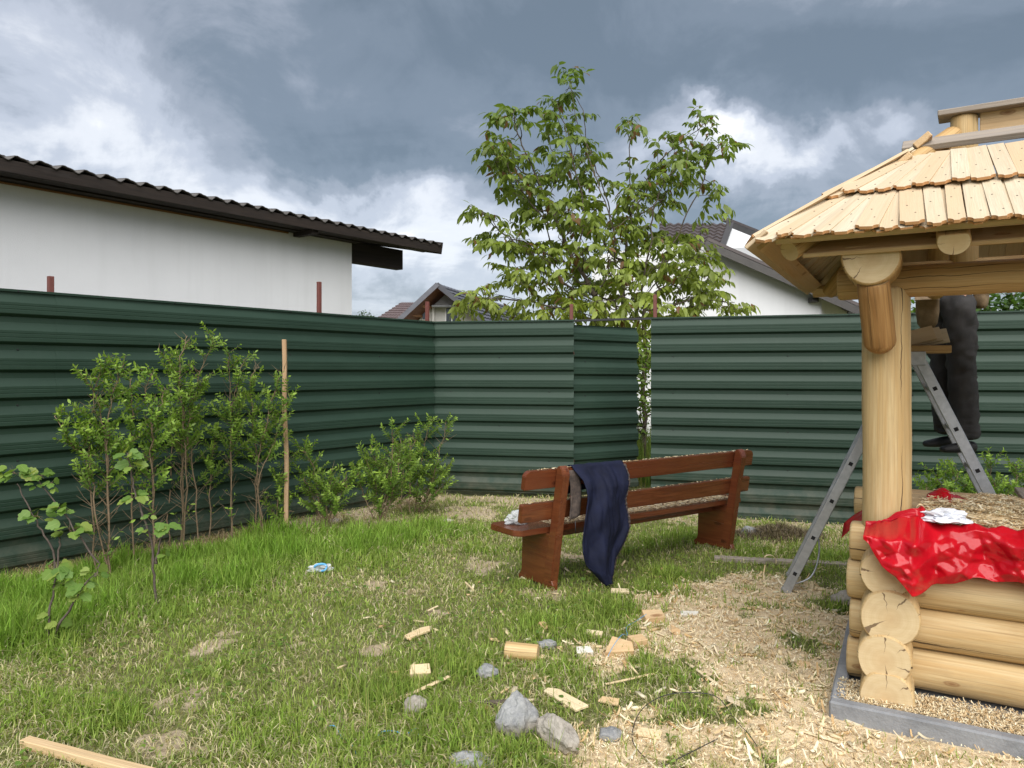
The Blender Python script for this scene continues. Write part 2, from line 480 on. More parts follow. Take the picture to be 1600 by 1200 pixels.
simple('oxide_red', (0.15, 0.042, 0.032), (0.10, 0.03, 0.024), 30, 0.65)
simple('aluminium', (0.50, 0.51, 0.53), (0.38, 0.39, 0.41), 25, 0.42, 0.75, bump=0.05)
simple('black_hole', (0.01, 0.01, 0.011), (0.014, 0.014, 0.015), 20, 0.9)
simple('roof_dark', (0.034, 0.030, 0.028), (0.052, 0.046, 0.042), 6, 0.45, 0.0)
simple('roof_brown', (0.055, 0.043, 0.042), (0.078, 0.062, 0.060), 6, 0.5)
simple('roof_slate', (0.062, 0.064, 0.078), (0.088, 0.09, 0.105), 6, 0.55)
simple('roof_red', (0.10, 0.075, 0.075), (0.135, 0.10, 0.10), 6, 0.6)
simple('concrete', (0.27, 0.275, 0.285), (0.15, 0.155, 0.165), 7, 0.85, bump=0.4, bscale=60)
simple('render_white', (0.74, 0.735, 0.73), (0.675, 0.675, 0.675), 1.4, 0.9, bump=0.25, bscale=120)
def plaster():
    m = NT('render_white'); v = m.tc.outputs['Object']
    n = m.noise(v, 0.9, 6, 0.65); st = m.noise(m.map(v, (3.0, 3.0, 0.22)), 1.6, 5, 0.6); f = m.noise(v, 130, 3)
    c = m.mix(m.ramp(n, [(0.3, 0.0), (0.75, 1.0)]), (0.655, 0.66, 0.675), (0.60, 0.605, 0.62))
    c = m.mix(m.ramp(st, [(0.50, 0.0), (0.78, 0.30)]), c, (0.50, 0.505, 0.51))
    m.bump(f, 0.25, 0.01)
    MT['render_white'] = m.set(c, 0.9)
plaster()
simple('block_white', (0.62, 0.61, 0.58), (0.47, 0.46, 0.44), 2.5, 0.9, bump=0.3, bscale=60)
simple('glass', (0.05, 0.06, 0.075), (0.04, 0.05, 0.06), 3, 0.08, spec=0.8)
simple('frame_white', (0.75, 0.75, 0.75), (0.68, 0.68, 0.68), 8, 0.5)
def rock_mat(name, light, dark, crust):
    m = NT(name); v = m.objvec()
    a = m.noise(v, 9, 6, 0.7); b = m.noise(v, 45, 5, 0.75); c_ = m.voro(m.map(v, (1, 1, 2.2)), 14, 'DISTANCE_TO_EDGE').outputs['Distance']
    c = m.mix(m.ramp(a, [(0.34, 0.0), (0.66, 1.0)]), light, dark)
    c = m.mix(m.ramp(b, [(0.42, 0.0), (0.70, 0.6)]), c, crust)
    c = m.mix(m.ramp(b, [(0.25, 0.5), (0.36, 0.0)]), c, tuple(x * 0.4 for x in dark))
    o = m.sep(m.tc.outputs['Object'])[2]
    c = m.mix(m.math('MULTIPLY', m.ramp(m.math('ADD', o, m.math('MULTIPLY', a, 0.05)), [(0.0, 0.7), (0.04, 0.0)]), 0.8), c, (0.20, 0.155, 0.10))   # earth on the lower part
    h = m.math('ADD', a, m.math('MULTIPLY', b, 0.5)); h = m.math('ADD', h, m.math('MULTIPLY', c_, 0.15))
    m.bump(h, 0.9, 0.012)
    MT[name] = m.set(c, 0.9, spec=0.25)
rock_mat('stone', (0.36, 0.325, 0.275), (0.20, 0.18, 0.155), (0.44, 0.41, 0.36))
rock_mat('stone_blue', (0.28, 0.285, 0.285), (0.14, 0.145, 0.155), (0.37, 0.365, 0.35))
simple('bark', (0.115, 0.09, 0.065), (0.06, 0.047, 0.035), 40, 0.9, bump=0.5, bscale=90)
simple('twig', (0.19, 0.135, 0.08), (0.12, 0.085, 0.05), 60, 0.9)
simple('cane', (0.11, 0.085, 0.07), (0.06, 0.045, 0.038), 60, 0.85)
simple('navy_cloth', (0.0085, 0.0115, 0.034), (0.005, 0.0065, 0.018), 10, 0.75, spec=0.2, bump=0.25, bscale=500)
simple('lining', (0.11, 0.08, 0.065), (0.03, 0.024, 0.022), 45, 0.9, bump=0.4, bscale=200)
simple('trouser', (0.060, 0.057, 0.057), (0.036, 0.035, 0.036), 9, 0.85, spec=0.25, bump=0.3, bscale=300)
simple('shirt', (0.16, 0.17, 0.19), (0.10, 0.11, 0.12), 9, 0.9)
simple('shoe', (0.022, 0.021, 0.022), (0.012, 0.012, 0.012), 14, 0.6)
simple('leather', (0.27, 0.19, 0.11), (0.16, 0.11, 0.06), 18, 0.75, bump=0.3, bscale=120)
simple('skin', (0.50, 0.30, 0.215), (0.44, 0.25, 0.175), 20, 0.55)
simple('hair', (0.035, 0.024, 0.016), (0.018, 0.012, 0.008), 80, 0.7)
simple('blue_cord', (0.10, 0.36, 0.62), (0.07, 0.26, 0.50), 80, 0.5)
simple('wire', (0.045, 0.045, 0.05), (0.03, 0.03, 0.034), 80, 0.5, 0.4)
simple('white_cloth', (0.70, 0.71, 0.75), (0.58, 0.60, 0.66), 10, 0.6, spec=0.4)
simple('clip_white', (0.62, 0.59, 0.52), (0.5, 0.47, 0.41), 30, 0.8)

def tarp_mat():
    m = NT('tarp_red'); v = m.tc.outputs['Object']
    n = m.noise(v, 7, 4, 0.6)
    c = m.mix(m.ramp(n, [(0.3, 0.0), (0.8, 1.0)]), (0.60, 0.008, 0.020), (0.46, 0.004, 0.012))
    m.bump(m.noise(v, 60, 3, 0.5, 0.5), 0.08, 0.004)
    dust = m.ramp(m.noise(v, 40, 5, 0.7), [(0.60, 0.0), (0.85, 0.25)])
    c = m.mix(dust, c, (0.55, 0.25, 0.17))
    m.set(c, m.ramp(n, [(0.3, 0.15), (0.8, 0.28)]), spec=0.5)
    m.translucent((0.80, 0.02, 0.03), 0.30)
    MT['tarp_red'] = m.m
tarp_mat()
def bag_mat():
    m = NT('clear_plastic'); v = m.tc.outputs['Object']
    m.bump(m.noise(v, 40, 4, 0.6, 1.0), 0.6, 0.02)
    m.set((0.66, 0.68, 0.70), 0.22, spec=0.6)
    tp = m.n.new('ShaderNodeBsdfTransparent')
    mx = m.n.new('ShaderNodeMixShader'); mx.inputs[0].default_value = 0.45
    m.link(m.p.outputs[0], mx.inputs[1]); m.link(tp.outputs[0], mx.inputs[2]); m.link(mx.outputs[0], m.out.inputs[0])
    MT['clear_plastic'] = m.m
bag_mat()
def leaf_mat(name, trans=0.35, rough=0.5, spec=0.35):
    m = NT(name); c = m.attr()
    n = m.noise(m.tc.outputs['Object'], 30, 2)
    c = m.mix(m.ramp(n, [(0.3, 0.0), (0.8, 0.35)]), c, (0.03, 0.06, 0.01))
    m.set(c, rough, spec=spec)
    m.translucent(m.mix(1.0, c, (1.5, 1.55, 0.8), 'MULTIPLY'), trans)
    MT[name] = m.m
leaf_mat('leaf', 0.40, 0.45, 0.35)
leaf_mat('grass_blade', 0.35, 0.6, 0.2)
def currant_mat():
    m = NT('currant_leaf'); r = m.rand()
    c = m.ramp(r, [(0.0, (0.10, 0.185, 0.035)), (0.6, (0.15, 0.25, 0.05)), (1.0, (0.23, 0.29, 0.06))])
    y = m.sep(m.tc.outputs['Object'])[1]
    vein = m.math('LESS_THAN', m.math('ABSOLUTE', y), 0.0012)
    c = m.mix(m.math('MULTIPLY', vein, 0.4), c, (0.30, 0.36, 0.13))
    m.set(c, 0.5, spec=0.3); m.translucent(m.mix(1.0, c, (1.5, 1.5, 0.8), 'MULTIPLY'), 0.35)
    MT['currant_leaf'] = m.m
currant_mat()
def shaving_mat():
    m = NT('shaving'); c = m.attr()
    m.set(c, 0.7, spec=0.25); m.translucent(c, 0.2)
    MT['shaving'] = m.m
shaving_mat()
def ground_mat():
    m = NT('ground_soil'); v = m.tc.outputs['Object']
    a = m.sep(m.attr())
    n1 = m.noise(v, 1.3, 5, 0.6); n2 = m.noise(v, 26, 5, 0.7); n3 = m.noise(v, 130, 3, 0.7)
    grass = m.mix(m.ramp(n2, [(0.3, 0.0), (0.7, 1.0)]), (0.065, 0.080, 0.022), (0.17, 0.165, 0.07))
    grass = m.mix(m.ramp(n3, [(0.40, 0.0), (0.80, 0.5)]), grass, (0.30, 0.255, 0.145))
    soil = m.mix(m.ramp(n2, [(0.3, 0.0), (0.75, 1.0)]), (0.32, 0.25, 0.175), (0.47, 0.39, 0.28))
    soil = m.mix(m.ramp(n3, [(0.4, 0.0), (0.8, 0.5)]), soil, (0.15, 0.11, 0.075))
    saw = m.mix(m.ramp(n3, [(0.3, 0.0), (0.75, 1.0)]), (0.70, 0.58, 0.40), (0.50, 0.37, 0.22))
    saw = m.mix(m.ramp(n2, [(0.45, 0.0), (0.8, 0.5)]), saw, (0.66, 0.50, 0.30))
    nn = m.math('MULTIPLY', m.math('SUBTRACT', n2, 0.5), 0.9)
    c = m.mix(m.ramp(m.math('ADD', a[1], nn), [(0.40, 0.0), (0.62, 1.0)]), grass, soil)
    c = m.mix(m.ramp(m.math('ADD', a[0], nn), [(0.40, 0.0), (0.62, 1.0)]), c, saw)
    m.bump(m.math('ADD', n2, m.math('MULTIPLY', n3, 0.4)), 0.5, 0.03)
    MT['ground_soil'] = m.set(c, 0.95, spec=0.15)
ground_mat()

# ================================================================== the ground
FA0, FA1 = Vector((-5.35, 3.50)), Vector((-0.99, 9.43))
FB0, FB1 = Vector((-1.005, 9.465)), Vector((0.745, 9.09))
FC0, FC1 = Vector((0.69, 9.175)), Vector((1.615, 9.77))
FD0, FD1 = Vector((1.61, 8.74)), Vector((8.5, 6.76))
def seg_dist(x, y, a, b):
    ax, ay = a; bx, by = b; dx, dy = bx - ax, by - ay
    t = np.clip(((x - ax) * dx + (y - ay) * dy) / (dx * dx + dy * dy), 0, 1)
    return np.hypot(x - ax - t * dx, y - ay - t * dy)
def inside(x, y):
    """1 where a point lies in the yard, in front of the fences"""
    def side(a, b): return (b[0] - a[0]) * (y - a[1]) - (b[1] - a[1]) * (x - a[0])
    left_ok = side(FA0, FA1) < 0
    back_ok = (y < 9.42 - 0.21 * (x + 0.97)) | (x > 0.8)
    right_ok = (side(FD0, FD1) < 0) | (x < 1.6)
    mid_ok = (y < 9.1 + 0.76 * (x - 0.8)) | (x < 0.8) | (x > 1.6)
    return left_ok & back_ok & right_ok & mid_ok
SAW = [(1110, 935, .45), (1200, 930, .50), (1050, 985, .30), (1150, 1000, .55), (1270, 970, .50), (1260, 1050, .50), (1160, 1070, .35),
       (1250, 1150, .42), (1130, 1165, .28), (1020, 1180, .17), (1400, 1190, .50), (1540, 1190, .5), (1300, 1190, .3), (960, 1035, .16), (780, 1060, .10), (1340, 1000, .4)]
DIRT = [(735, 795, .50), (830, 788, .50), (600, 912, .13), (310, 1090, .08), (280, 1160, .06), (860, 930, .10), (640, 925, .08), (1200, 832, .55),
        (1110, 815, .45), (480, 824, .45), (560, 815, .4), (1000, 790, .5), (460, 1000, .05), (920, 1150, .08), (1300, 840, .5), (540, 980, .08), (480, 960, .12), (680, 960, .08), (760, 880, .15), (420, 1110, .08), (880, 870, .15), (330, 1010, .08), (610, 1010, .07)]
def blob_mask(x, y, blobs, jit, seed):
    n = ((fbm(x, y, 2.6, seed, 5) - 0.5) + 0.5 * (fbm(x, y, 11.0, seed + 2, 3) - 0.5)) * jit * 1.25
    m = np.zeros_like(np.asarray(x, float))
    for px, py, r in blobs:
        p = gp(px, py)
        d = np.hypot(x - p.x, y - p.y) + n * (r + 0.15)
        m = np.maximum(m, 1 - sstep(0.35 * r, 1.45 * r, d))
    return m
def saw_mask(x, y): return blob_mask(x, y, SAW, 1.7, 21)
def dirt_mask(x, y):
    m = blob_mask(x, y, DIRT, 1.8, 33)
    n = (fbm(x, y, 2.2, 5, 3) - 0.5) * 0.5
    m = np.maximum(m, 1 - sstep(0.18, 0.55, seg_dist(x, y, FA0, FA1) + n))
    m = np.maximum(m, 1 - sstep(0.15, 0.60, seg_dist(x, y, FB0, FB1) + n))
    m = np.maximum(m, 1 - sstep(0.15, 0.60, seg_dist(x, y, FD0, FD1) + n))
    return m

def build_ground():
    def axis(lo, hi, fine_lo, fine_hi, st):
        a = list(np.arange(fine_lo, fine_hi + 1e-6, st)); s = st; v = fine_hi
        while v < hi: s *= 1.35; v += s; a.append(v)
        s = st; v = fine_lo; b = []
        while v > lo: s *= 1.35; v -= s; b.append(v)
        return np.array(b[::-1] + a)
    xs = axis(-900, 900, -6.0, 7.0, 0.05); ys = axis(-300, 1800, 1.2, 10.6, 0.05)
    X, Y = np.meshgrid(xs, ys)
    Z = ground_z(X, Y)
    sm = saw_mask(X, Y) * inside(X, Y); dm = dirt_mask(X, Y) * inside(X, Y)
    Z = Z + sm * 0.012 * fbm(X, Y, 6, 8, 3)
    V = np.stack([X, Y, Z], -1).reshape(-1, 3)
    ny, nx = X.shape
    i = np.arange(ny - 1)[:, None] * nx + np.arange(nx - 1)[None, :]
    Fq = np.stack([i, i + 1, i + 1 + nx, i + nx], -1).reshape(-1, 4)
    C = np.stack([sm, dm, np.zeros_like(sm)], -1).reshape(-1, 3)
    return struct(obj('ground', np_mesh('ground', V, [Fq], [MT['ground_soil']], C, smooth=True)))
build_ground()

# ================================================================== the fences
PITCH = 0.21
def fence_profile(top, bottom):
    """(depth towards the yard, height) from the top down"""
    out = [(0.012, top)]
    z = top - 0.004
    rel = [(0.0, 0.0), (0.0, -0.028), (0.008, -0.044), (0.033, -0.086), (0.035, -0.090), (0.035, -0.108), (0.0328, -0.111), (0.0328, -0.113), (0.035, -0.116),
           (0.035, -0.138), (0.0328, -0.141), (0.0328, -0.143), (0.035, -0.146), (0.035, -0.170), (0.033, -0.174), (0.000, -0.196), (0.0, -0.208)]
    while z > bottom + 0.03:
        for d, r in rel:
            if z + r < bottom: break
            out.append((d, z + r))
        z -= PITCH
    return out
def fence_sheet(p, q, top, bottom, parent, nrm, lift=0.0, drop0=0.0, drop1=0.0):
    prof = fence_profile(top, bottom)
    L = (q - p).length; e = (q - p) / L; n = max(2, int(L / 0.12))
    V = []; Fc = []
    ph = random.random() * 30
    for i in range(n + 1):
        t = i / n; b = p + e * (L * t)
        for k, (d, z) in enumerate(prof):
            wob = 0.0025 * mnoise.noise(Vector((i * 0.12 * 0.8 + ph, z * 1.3, 0))) + lift
            dz = drop0 * (1 - t) + drop1 * t + 0.0008 * mnoise.noise(Vector((i * 0.05 + ph, 5, 0)))
            w = b + nrm * (d + wob)
            V.append((w.x, w.y, z + dz))
    m = len(prof)
    for i in range(n):
        for k in range(m - 1):
            Fc.append((i * m + k, i * m + k + 1, (i + 1) * m + k + 1, (i + 1) * m + k))
    o = obj('metal_sheet', mesh('metal_sheet', V, Fc, [MT['fence_green']]), parent)
    s = o.modifiers.new('thickness', 'SOLIDIFY'); s.thickness = 0.0012; s.offset = 0
    return o
def fence(label, p, q, top, bottom, cuts, posts, drop0=0.0, drop1=0.0, cap=True, screws=True):
    e = (q - p).normalized()
    nrm = Vector((e.y, -e.x))
    if nrm.dot(-(p + q) / 2) < 0: nrm = -nrm
    root = thing('metal_fence', label, 'fence', (p.x, p.y, 0), 'dark green corrugated fence runs around the yard')
    L = (q - p).length
    ts = [0] + cuts + [1]
    for i in range(len(ts) - 1):
        a = p + (q - p) * ts[i]; b = p + (q - p) * ts[i + 1]
        if i: a = a - e * 0.03
        fence_sheet(a, b, top, bottom, root, nrm, 0.0025 * (i % 2), drop0, drop1)
    if cap:
        w = [(-0.012, -0.035), (-0.012, 0.006), (0.018, 0.006), (0.018, -0.012)]
        V = []; n = max(2, int(L / 0.5))
        for i in range(n + 1):
            b = p + (q - p) * (i / n); t = i / n
            for d, z in w:
                c = b + nrm * d; V.append((c.x, c.y, top + z + drop0 * (1 - t) + drop1 * t))
        Fc = [(i * 4 + k, i * 4 + k + 1, i * 4 + k + 5, i * 4 + k + 4) for i in range(n) for k in range(3)]
        o = obj('cap_trim', mesh('cap_trim', V, Fc, [MT['fence_green']]), root)
        s = o.modifiers.new('thickness', 'SOLIDIFY'); s.thickness = 0.0015
    for (x, y, ztop) in posts:
        c = Vector((x, y)) - nrm * 0.045
        beam('post', (c.x, c.y, -0.3), (c.x, c.y, ztop), 0.04, 0.04, MT['oxide_red'], root, 0.003, up=(e.x, e.y, 0))
    c = -nrm * 0.022
    for zr in (0.45, 1.75):
        beam('rail', (p.x + c.x, p.y + c.y, zr), (q.x + c.x, q.y + c.y, zr), 0.02, 0.04, MT['oxide_red'], root, 0.002)
    if screws:
        bm = bmesh.new(); bmesh.ops.create_cone(bm, cap_ends=True, segments=6, radius1=0.008, radius2=0.006, depth=0.008)
        me = bm_mesh('screw', bm, [MT['black_hole']])
        k = 0
        for zi in (0, 2, 4, 6, 8):
            for s_ in np.arange(0.25, L, 0.62):
                if zi and (k % 2): k += 1; continue
                k += 1
                c = p + e * float(s_) + nrm * (0.019 if zi == 0 else 0.005)
                z = top - 0.006 - zi * PITCH - (0.002 if zi == 0 else 0.02) + drop0 * (1 - s_ / L) + drop1 * s_ / L
                o = obj('screw', me, root, frame((c.x, c.y, z), (e.x, e.y, 0)) @ Matrix.Rotation(R(90), 4, 'X'))
    return root
def on_line(p, q, px):
    r = (px - CX) / F; d = q - p
    t = (r * p.y - p.x) / (d.x - r * d.y); return t, p + d * t
tA, pA = on_line(FA0, FA1, 92); _, pA1 = on_line(FA0, FA1, 83); _, pA2 = on_line(FA0, FA1, 503)
fence('dark green corrugated metal fence run on the left behind the row of privets', FA0, FA1, 2.15, 0.015, [tA],
      [(pA1.x, pA1.y, 2.285), (pA2.x, pA2.y, 2.49), (FA1.x - 0.03, FA1.y - 0.04, 2.40), (-4.9, 4.1, 2.3)])
fence('short dark green corrugated fence run at the back, left of the bare post', FB0, FB1, 2.15, 0.02, [], [(FB1.x - 0.035, FB1.y, 2.345)])
fc = fence('narrow dark green corrugated panel hanging lower behind the navy jacket', FC0, FC1, 2.09, 0.03, [], [], cap=False, drop0=0.01, drop1=-0.0)
_, pD = on_line(FD0, FD1, 1023); _, pDs = on_line(FD0, FD1, 1432)
fence('dark green corrugated metal fence run on the right behind bench and ladder', FD0, FD1, 2.15, -0.14, [(pDs - FD0).length / (FD1 - FD0).length],
      [(pD.x, pD.y, 2.425), (pDs.x, pDs.y, 2.12), (7.2, 7.13, 2.3)])
beam('top_rail', (FB1.x, FB1.y + 0.05, 2.145), (FD0.x + 0.04, FD0.y + 0.06, 2.15), 0.03, 0.025, MT['wire'], fc, 0.002)

# ================================================================== the white house on the left
def left_house():
    e = Vector((0.592, 0.806)).normalized(); o_ = Vector((-0.806, 0.592)).normalized()
    b0 = Vector((-3.8, 5.6))
    def P(t, D, z): v = b0 + e * t + o_ * D; return Vector((v.x, v.y, z))
    root = thing('house', 'long white rendered house with dark wavy tile eave above the left fence', 'house', P(0, 2.7, 0))
    TW, TE, DW = 5.83, 7.36, 2.7
    def slab(name, pts_bottom, z0, z1, mat):
        n = len(pts_bottom)
        V = [Vector((p.x, p.y, z0)) for p in pts_bottom] + [Vector((p.x, p.y, z1)) for p in pts_bottom]
        Fc = [tuple(range(n - 1, -1, -1)), tuple(range(n, 2 * n))] + [(i, (i + 1) % n, n + (i + 1) % n, n + i) for i in range(n)]
        return obj(name, mesh(name, V, Fc, [mat]), root)
    slab('wall', [P(-6, DW, 0), P(TW, DW, 0), P(TW, DW + 6.5, 0), P(-6, DW + 6.5, 0)], -0.2, 3.60, MT['render_white'])
    # wall above the plate, up to the roof, at the right end
    V = [P(TW - .01, DW + .02, 3.50), P(TW - .01, DW + 6.48, 3.50), P(TW - .01, DW + 3.25, 4.28), P(TW - .3, DW + .02, 3.50), P(TW - .3, DW + 6.48, 3.50), P(TW - .3, DW + 3.25, 4.28)]
    obj('gable', mesh('gable', V, [(0, 1, 2), (5, 4, 3), (0, 3, 4, 1), (1, 4, 5, 2), (2, 5, 3, 0)], [MT['render_white']]), root)
    # roof: pressed metal tiles, waves along the eave, a step every 35 cm up the slope
    D0, DR, zE, sl = 2.18, 5.95, 3.675, 0.19
    nt, per = 14.8, 0.223
    cols = int(14.8 / per * 8)
    def roof_half(name, Da, Db, za):
        rows = []
        m = int(abs(Db - Da) / 0.35) + 1
        for r in range(m):
            for k in (0.0, 0.999):
                rows.append((Da + (Db - Da) * min(1, (r + k) / m), za + sl * abs(Db - Da) * min(1, (r + k) / m) - (0.0 if k == 0 else 0.022) + 0.02))
        V = []; Fc = []
        for (D, z) in rows:
            for i in range(cols + 1):
                t = -7.44 + 14.8 * i / cols
                ph = (t / per) % 1.0
                w = 0.024 * math.sin(2 * math.pi * ph) + 0.010 * math.sin(4 * math.pi * ph + 0.6)
                V.append(P(t, D, z + w))
        n = cols + 1
        for r in range(len(rows) - 1):
            for i in range(cols): Fc.append((r * n + i, r * n + i + 1, (r + 1) * n + i + 1, (r + 1) * n + i))
        o = obj(name, mesh(name, V, Fc, [MT['roof_dark']], smooth=True), root)
        s = o.modifiers.new('thickness', 'SOLIDIFY'); s.thickness = 0.012; s.offset = -1
    roof_half('roof_slope', D0, DR, zE); roof_half('roof_slope', 2 * DR - D0, DR, zE)
    beam('eave_board', P(-7.4, D0 + 0.03, zE - 0.075), P(TE, D0 + 0.03, zE - 0.075), 0.03, 0.13, MT['dark_timber'], root)
    beam('soffit_board', P(-7.4, 2.36, zE - 0.105), P(TE - 0.1, 2.36, zE - 0.105), 0.30, 0.02, MT['dark_timber'], root)
    beam('soffit_board', P(-7.4, 2.60, zE - 0.125), P(TW + 0.05, 2.60, zE - 0.125), 0.17, 0.02, MT['dark_timber'], root)
    beam('cornice_strip', P(-5.9, 2.665, zE - 0.15), P(4.6, 2.665, zE - 0.15), 0.028, 0.022, MT['soffit_wood'], root)
    beam('wall_plate_end', P(TW + 0.003, 2.80, 3.42), P(6.99, 2.80, 3.42), 0.16, 0.33, MT['dark_timber'], root)
    beam('verge_board', P(TE + 0.016, D0, zE - 0.06), P(TE + 0.016, DR, zE - 0.06 + sl * (DR - D0)), 0.03, 0.20, MT['dark_timber'], root)
    beam('verge_board', P(TE + 0.016, 2 * DR - D0, zE - 0.06), P(TE + 0.016, DR, zE - 0.06 + sl * (DR - D0)), 0.03, 0.20, MT['dark_timber'], root)
    for t in (-0.02, 4.75):
        beam('rafter_tail', P(t, 2.25, zE - 0.14), P(t, 2.68, zE - 0.14), 0.11, 0.10, MT['dark_timber'], root)
left_house()

# ================================================================== the houses behind the fence
def tile_sheet(name, c00, c10, c01, c11, mat, parent, nu, nv, wave=0.03, step=0.03, per=8):
    """pressed-tile roof face between four corners: u along the eave, v up the slope"""
    c00, c10, c01, c11 = (Vector(c) for c in (c00, c10, c01, c11))
    nrm = (c10 - c00).cross(c01 - c00).normalized()
    if nrm.z < 0: nrm = -nrm
    V = []; Fc = []; n = nu * per + 1; rows = []
    for r in range(nv):
        rows += [(r / nv, step), ((r + 0.995) / nv, 0.0)]
    for (v, h) in rows:
        for i in range(n):
            u = i / (n - 1)
            p = (c00 * (1 - u) + c10 * u) * (1 - v) + (c01 * (1 - u) + c11 * u) * v
            V.append(p + nrm * (h + wave * 0.5 * math.sin(u * nu * 2 * math.pi)))
    for r in range(len(rows) - 1):
        for i in range(n - 1): Fc.append((r * n + i, r * n + i + 1, (r + 1) * n + i + 1, (r + 1) * n + i))
    o = obj(name, mesh(name, V, Fc, [mat]), parent)
    s = o.modifiers.new('thickness', 'SOLIDIFY'); s.thickness = 0.02; s.offset = -1
    return o
def poly_wall(name, pts, back, mat, parent):
    """upright wall from its outline (world points) with real thickness along back"""
    n = len(pts); back = Vector(back)
    V = [Vector(p) for p in pts] + [Vector(p) + back for p in pts]
    Fc = [tuple(range(n)), tuple(range(2 * n - 1, n - 1, -1))] + [(i, n + i, n + (i + 1) % n, (i + 1) % n) for i in range(n)]
    return obj(name, mesh(name, V, Fc, [mat]), parent)
def right_house():
    Yf = 17.0
    root = thing('house', 'white gabled house with brown tile roof behind the walnut tree', 'house', at(1120, 690, Yf))
    a = lambda x, y, Y=Yf: at(x, y, Y)
    low = lambda x, Y=Yf: Vector((a(x, 600, Y).x, Y, -0.2))
    poly_wall('wall', [low(925), low(1282), a(1282, 457), a(1118, 388), a(1040, 380), a(925, 400)], (0.3, 0.9, 0), MT['render_white'], root)
    # return wall at the right corner, set back
    p, q = a(1284, 459), a(1345, 486, 19.5)
    poly_wall('wall', [(p.x, p.y + .02, -0.2), (q.x, q.y, -0.2), (q.x, q.y, q.z), (p.x, p.y + .02, p.z - 0.05)], (-0.25, 0.3, 0), MT['render_white'], root)
    # the gable roof over that wall: its verge falls to the right
    p, q = a(1104, 376, 16.6), a(1352, 484, 16.6)
    d = (q - p).normalized(); nrm = Vector((-d.z, 0, d.x))
    back = Vector((2.6, 8.0, 0))
    poly_wall('verge_board', [p, q, q - nrm * 0.16, p - nrm * 0.16], (0.02, 0.05, 0), MT['roof_dark'], root)
    tile_sheet('roof_slope', q + nrm * 0.03 + Vector((0, .02, 0)), q + nrm * 0.03 + back, p + nrm * 0.03 + Vector((0, .02, 0)), p + nrm * 0.03 + back, MT['roof_brown'], root, 40, 22, 0.05, 0.035)
    poly_wall('verge_tile', [p + nrm * 0.08, q + nrm * 0.08, q + nrm * 0.012, p + nrm * 0.012], (0.02, 0.1, 0), MT['roof_brown'], root)
    o = root
    # the taller part behind: slope facing the camera, its end wall and the far verge
    e0, e1 = a(1030, 388, 17.9), a(1123, 388, 17.9)
    r0, r1 = a(1030, 338, 20.6), a(1137, 349, 20.6)
    r0.z = r1.z
    tile_sheet('roof_slope', e0, e1, r0, r1, MT['roof_brown'], root, 8, 8, 0.045, 0.04)
    poly_wall('verge_board', [e1 + Vector((.0, 0, .03)), r1 + Vector((0, 0, .03)), r1 + Vector((0.16, 0, .03)), e1 + Vector((0.14, 0, .03))], (0, 0.06, -0.1), MT['roof_dark'], root)
    f1 = a(1215, 383, 23.6)
    poly_wall('gable', [e1 + Vector((.08, .1, 0)), Vector((f1.x, f1.y, e1.z)), Vector((f1.x, f1.y, f1.z)), r1 + Vector((.06, .1, -.06))], (-0.3, 0.1, 0), MT['render_white'], root)
    r2 = r1 + Vector((0.02, 0, 0.07)); f2 = f1 + Vector((0.1, 0, 0.12))
    poly_wall('verge_board', [r2, f2, f2 - Vector((0, 0, .22)), r2 - Vector((0, 0, .20))], (-0.06, 0.02, 0), MT['roof_dark'], root)
    poly_wall('verge_tile', [r2 + Vector((0, 0, .08)), f2 + Vector((0, 0, .08)), f2 + Vector((0, 0, .005)), r2 + Vector((0, 0, .005))], (-0.2, 0.05, 0), MT['roof_brown'], root)
    # the bracket under the verge
    c = a(1271, 469, Yf - 0.1)
    box('wall_bracket', Matrix.Translation(c), 0.17, 0.2, 0.10, MT['roof_dark'], root, 0.01)
right_house()
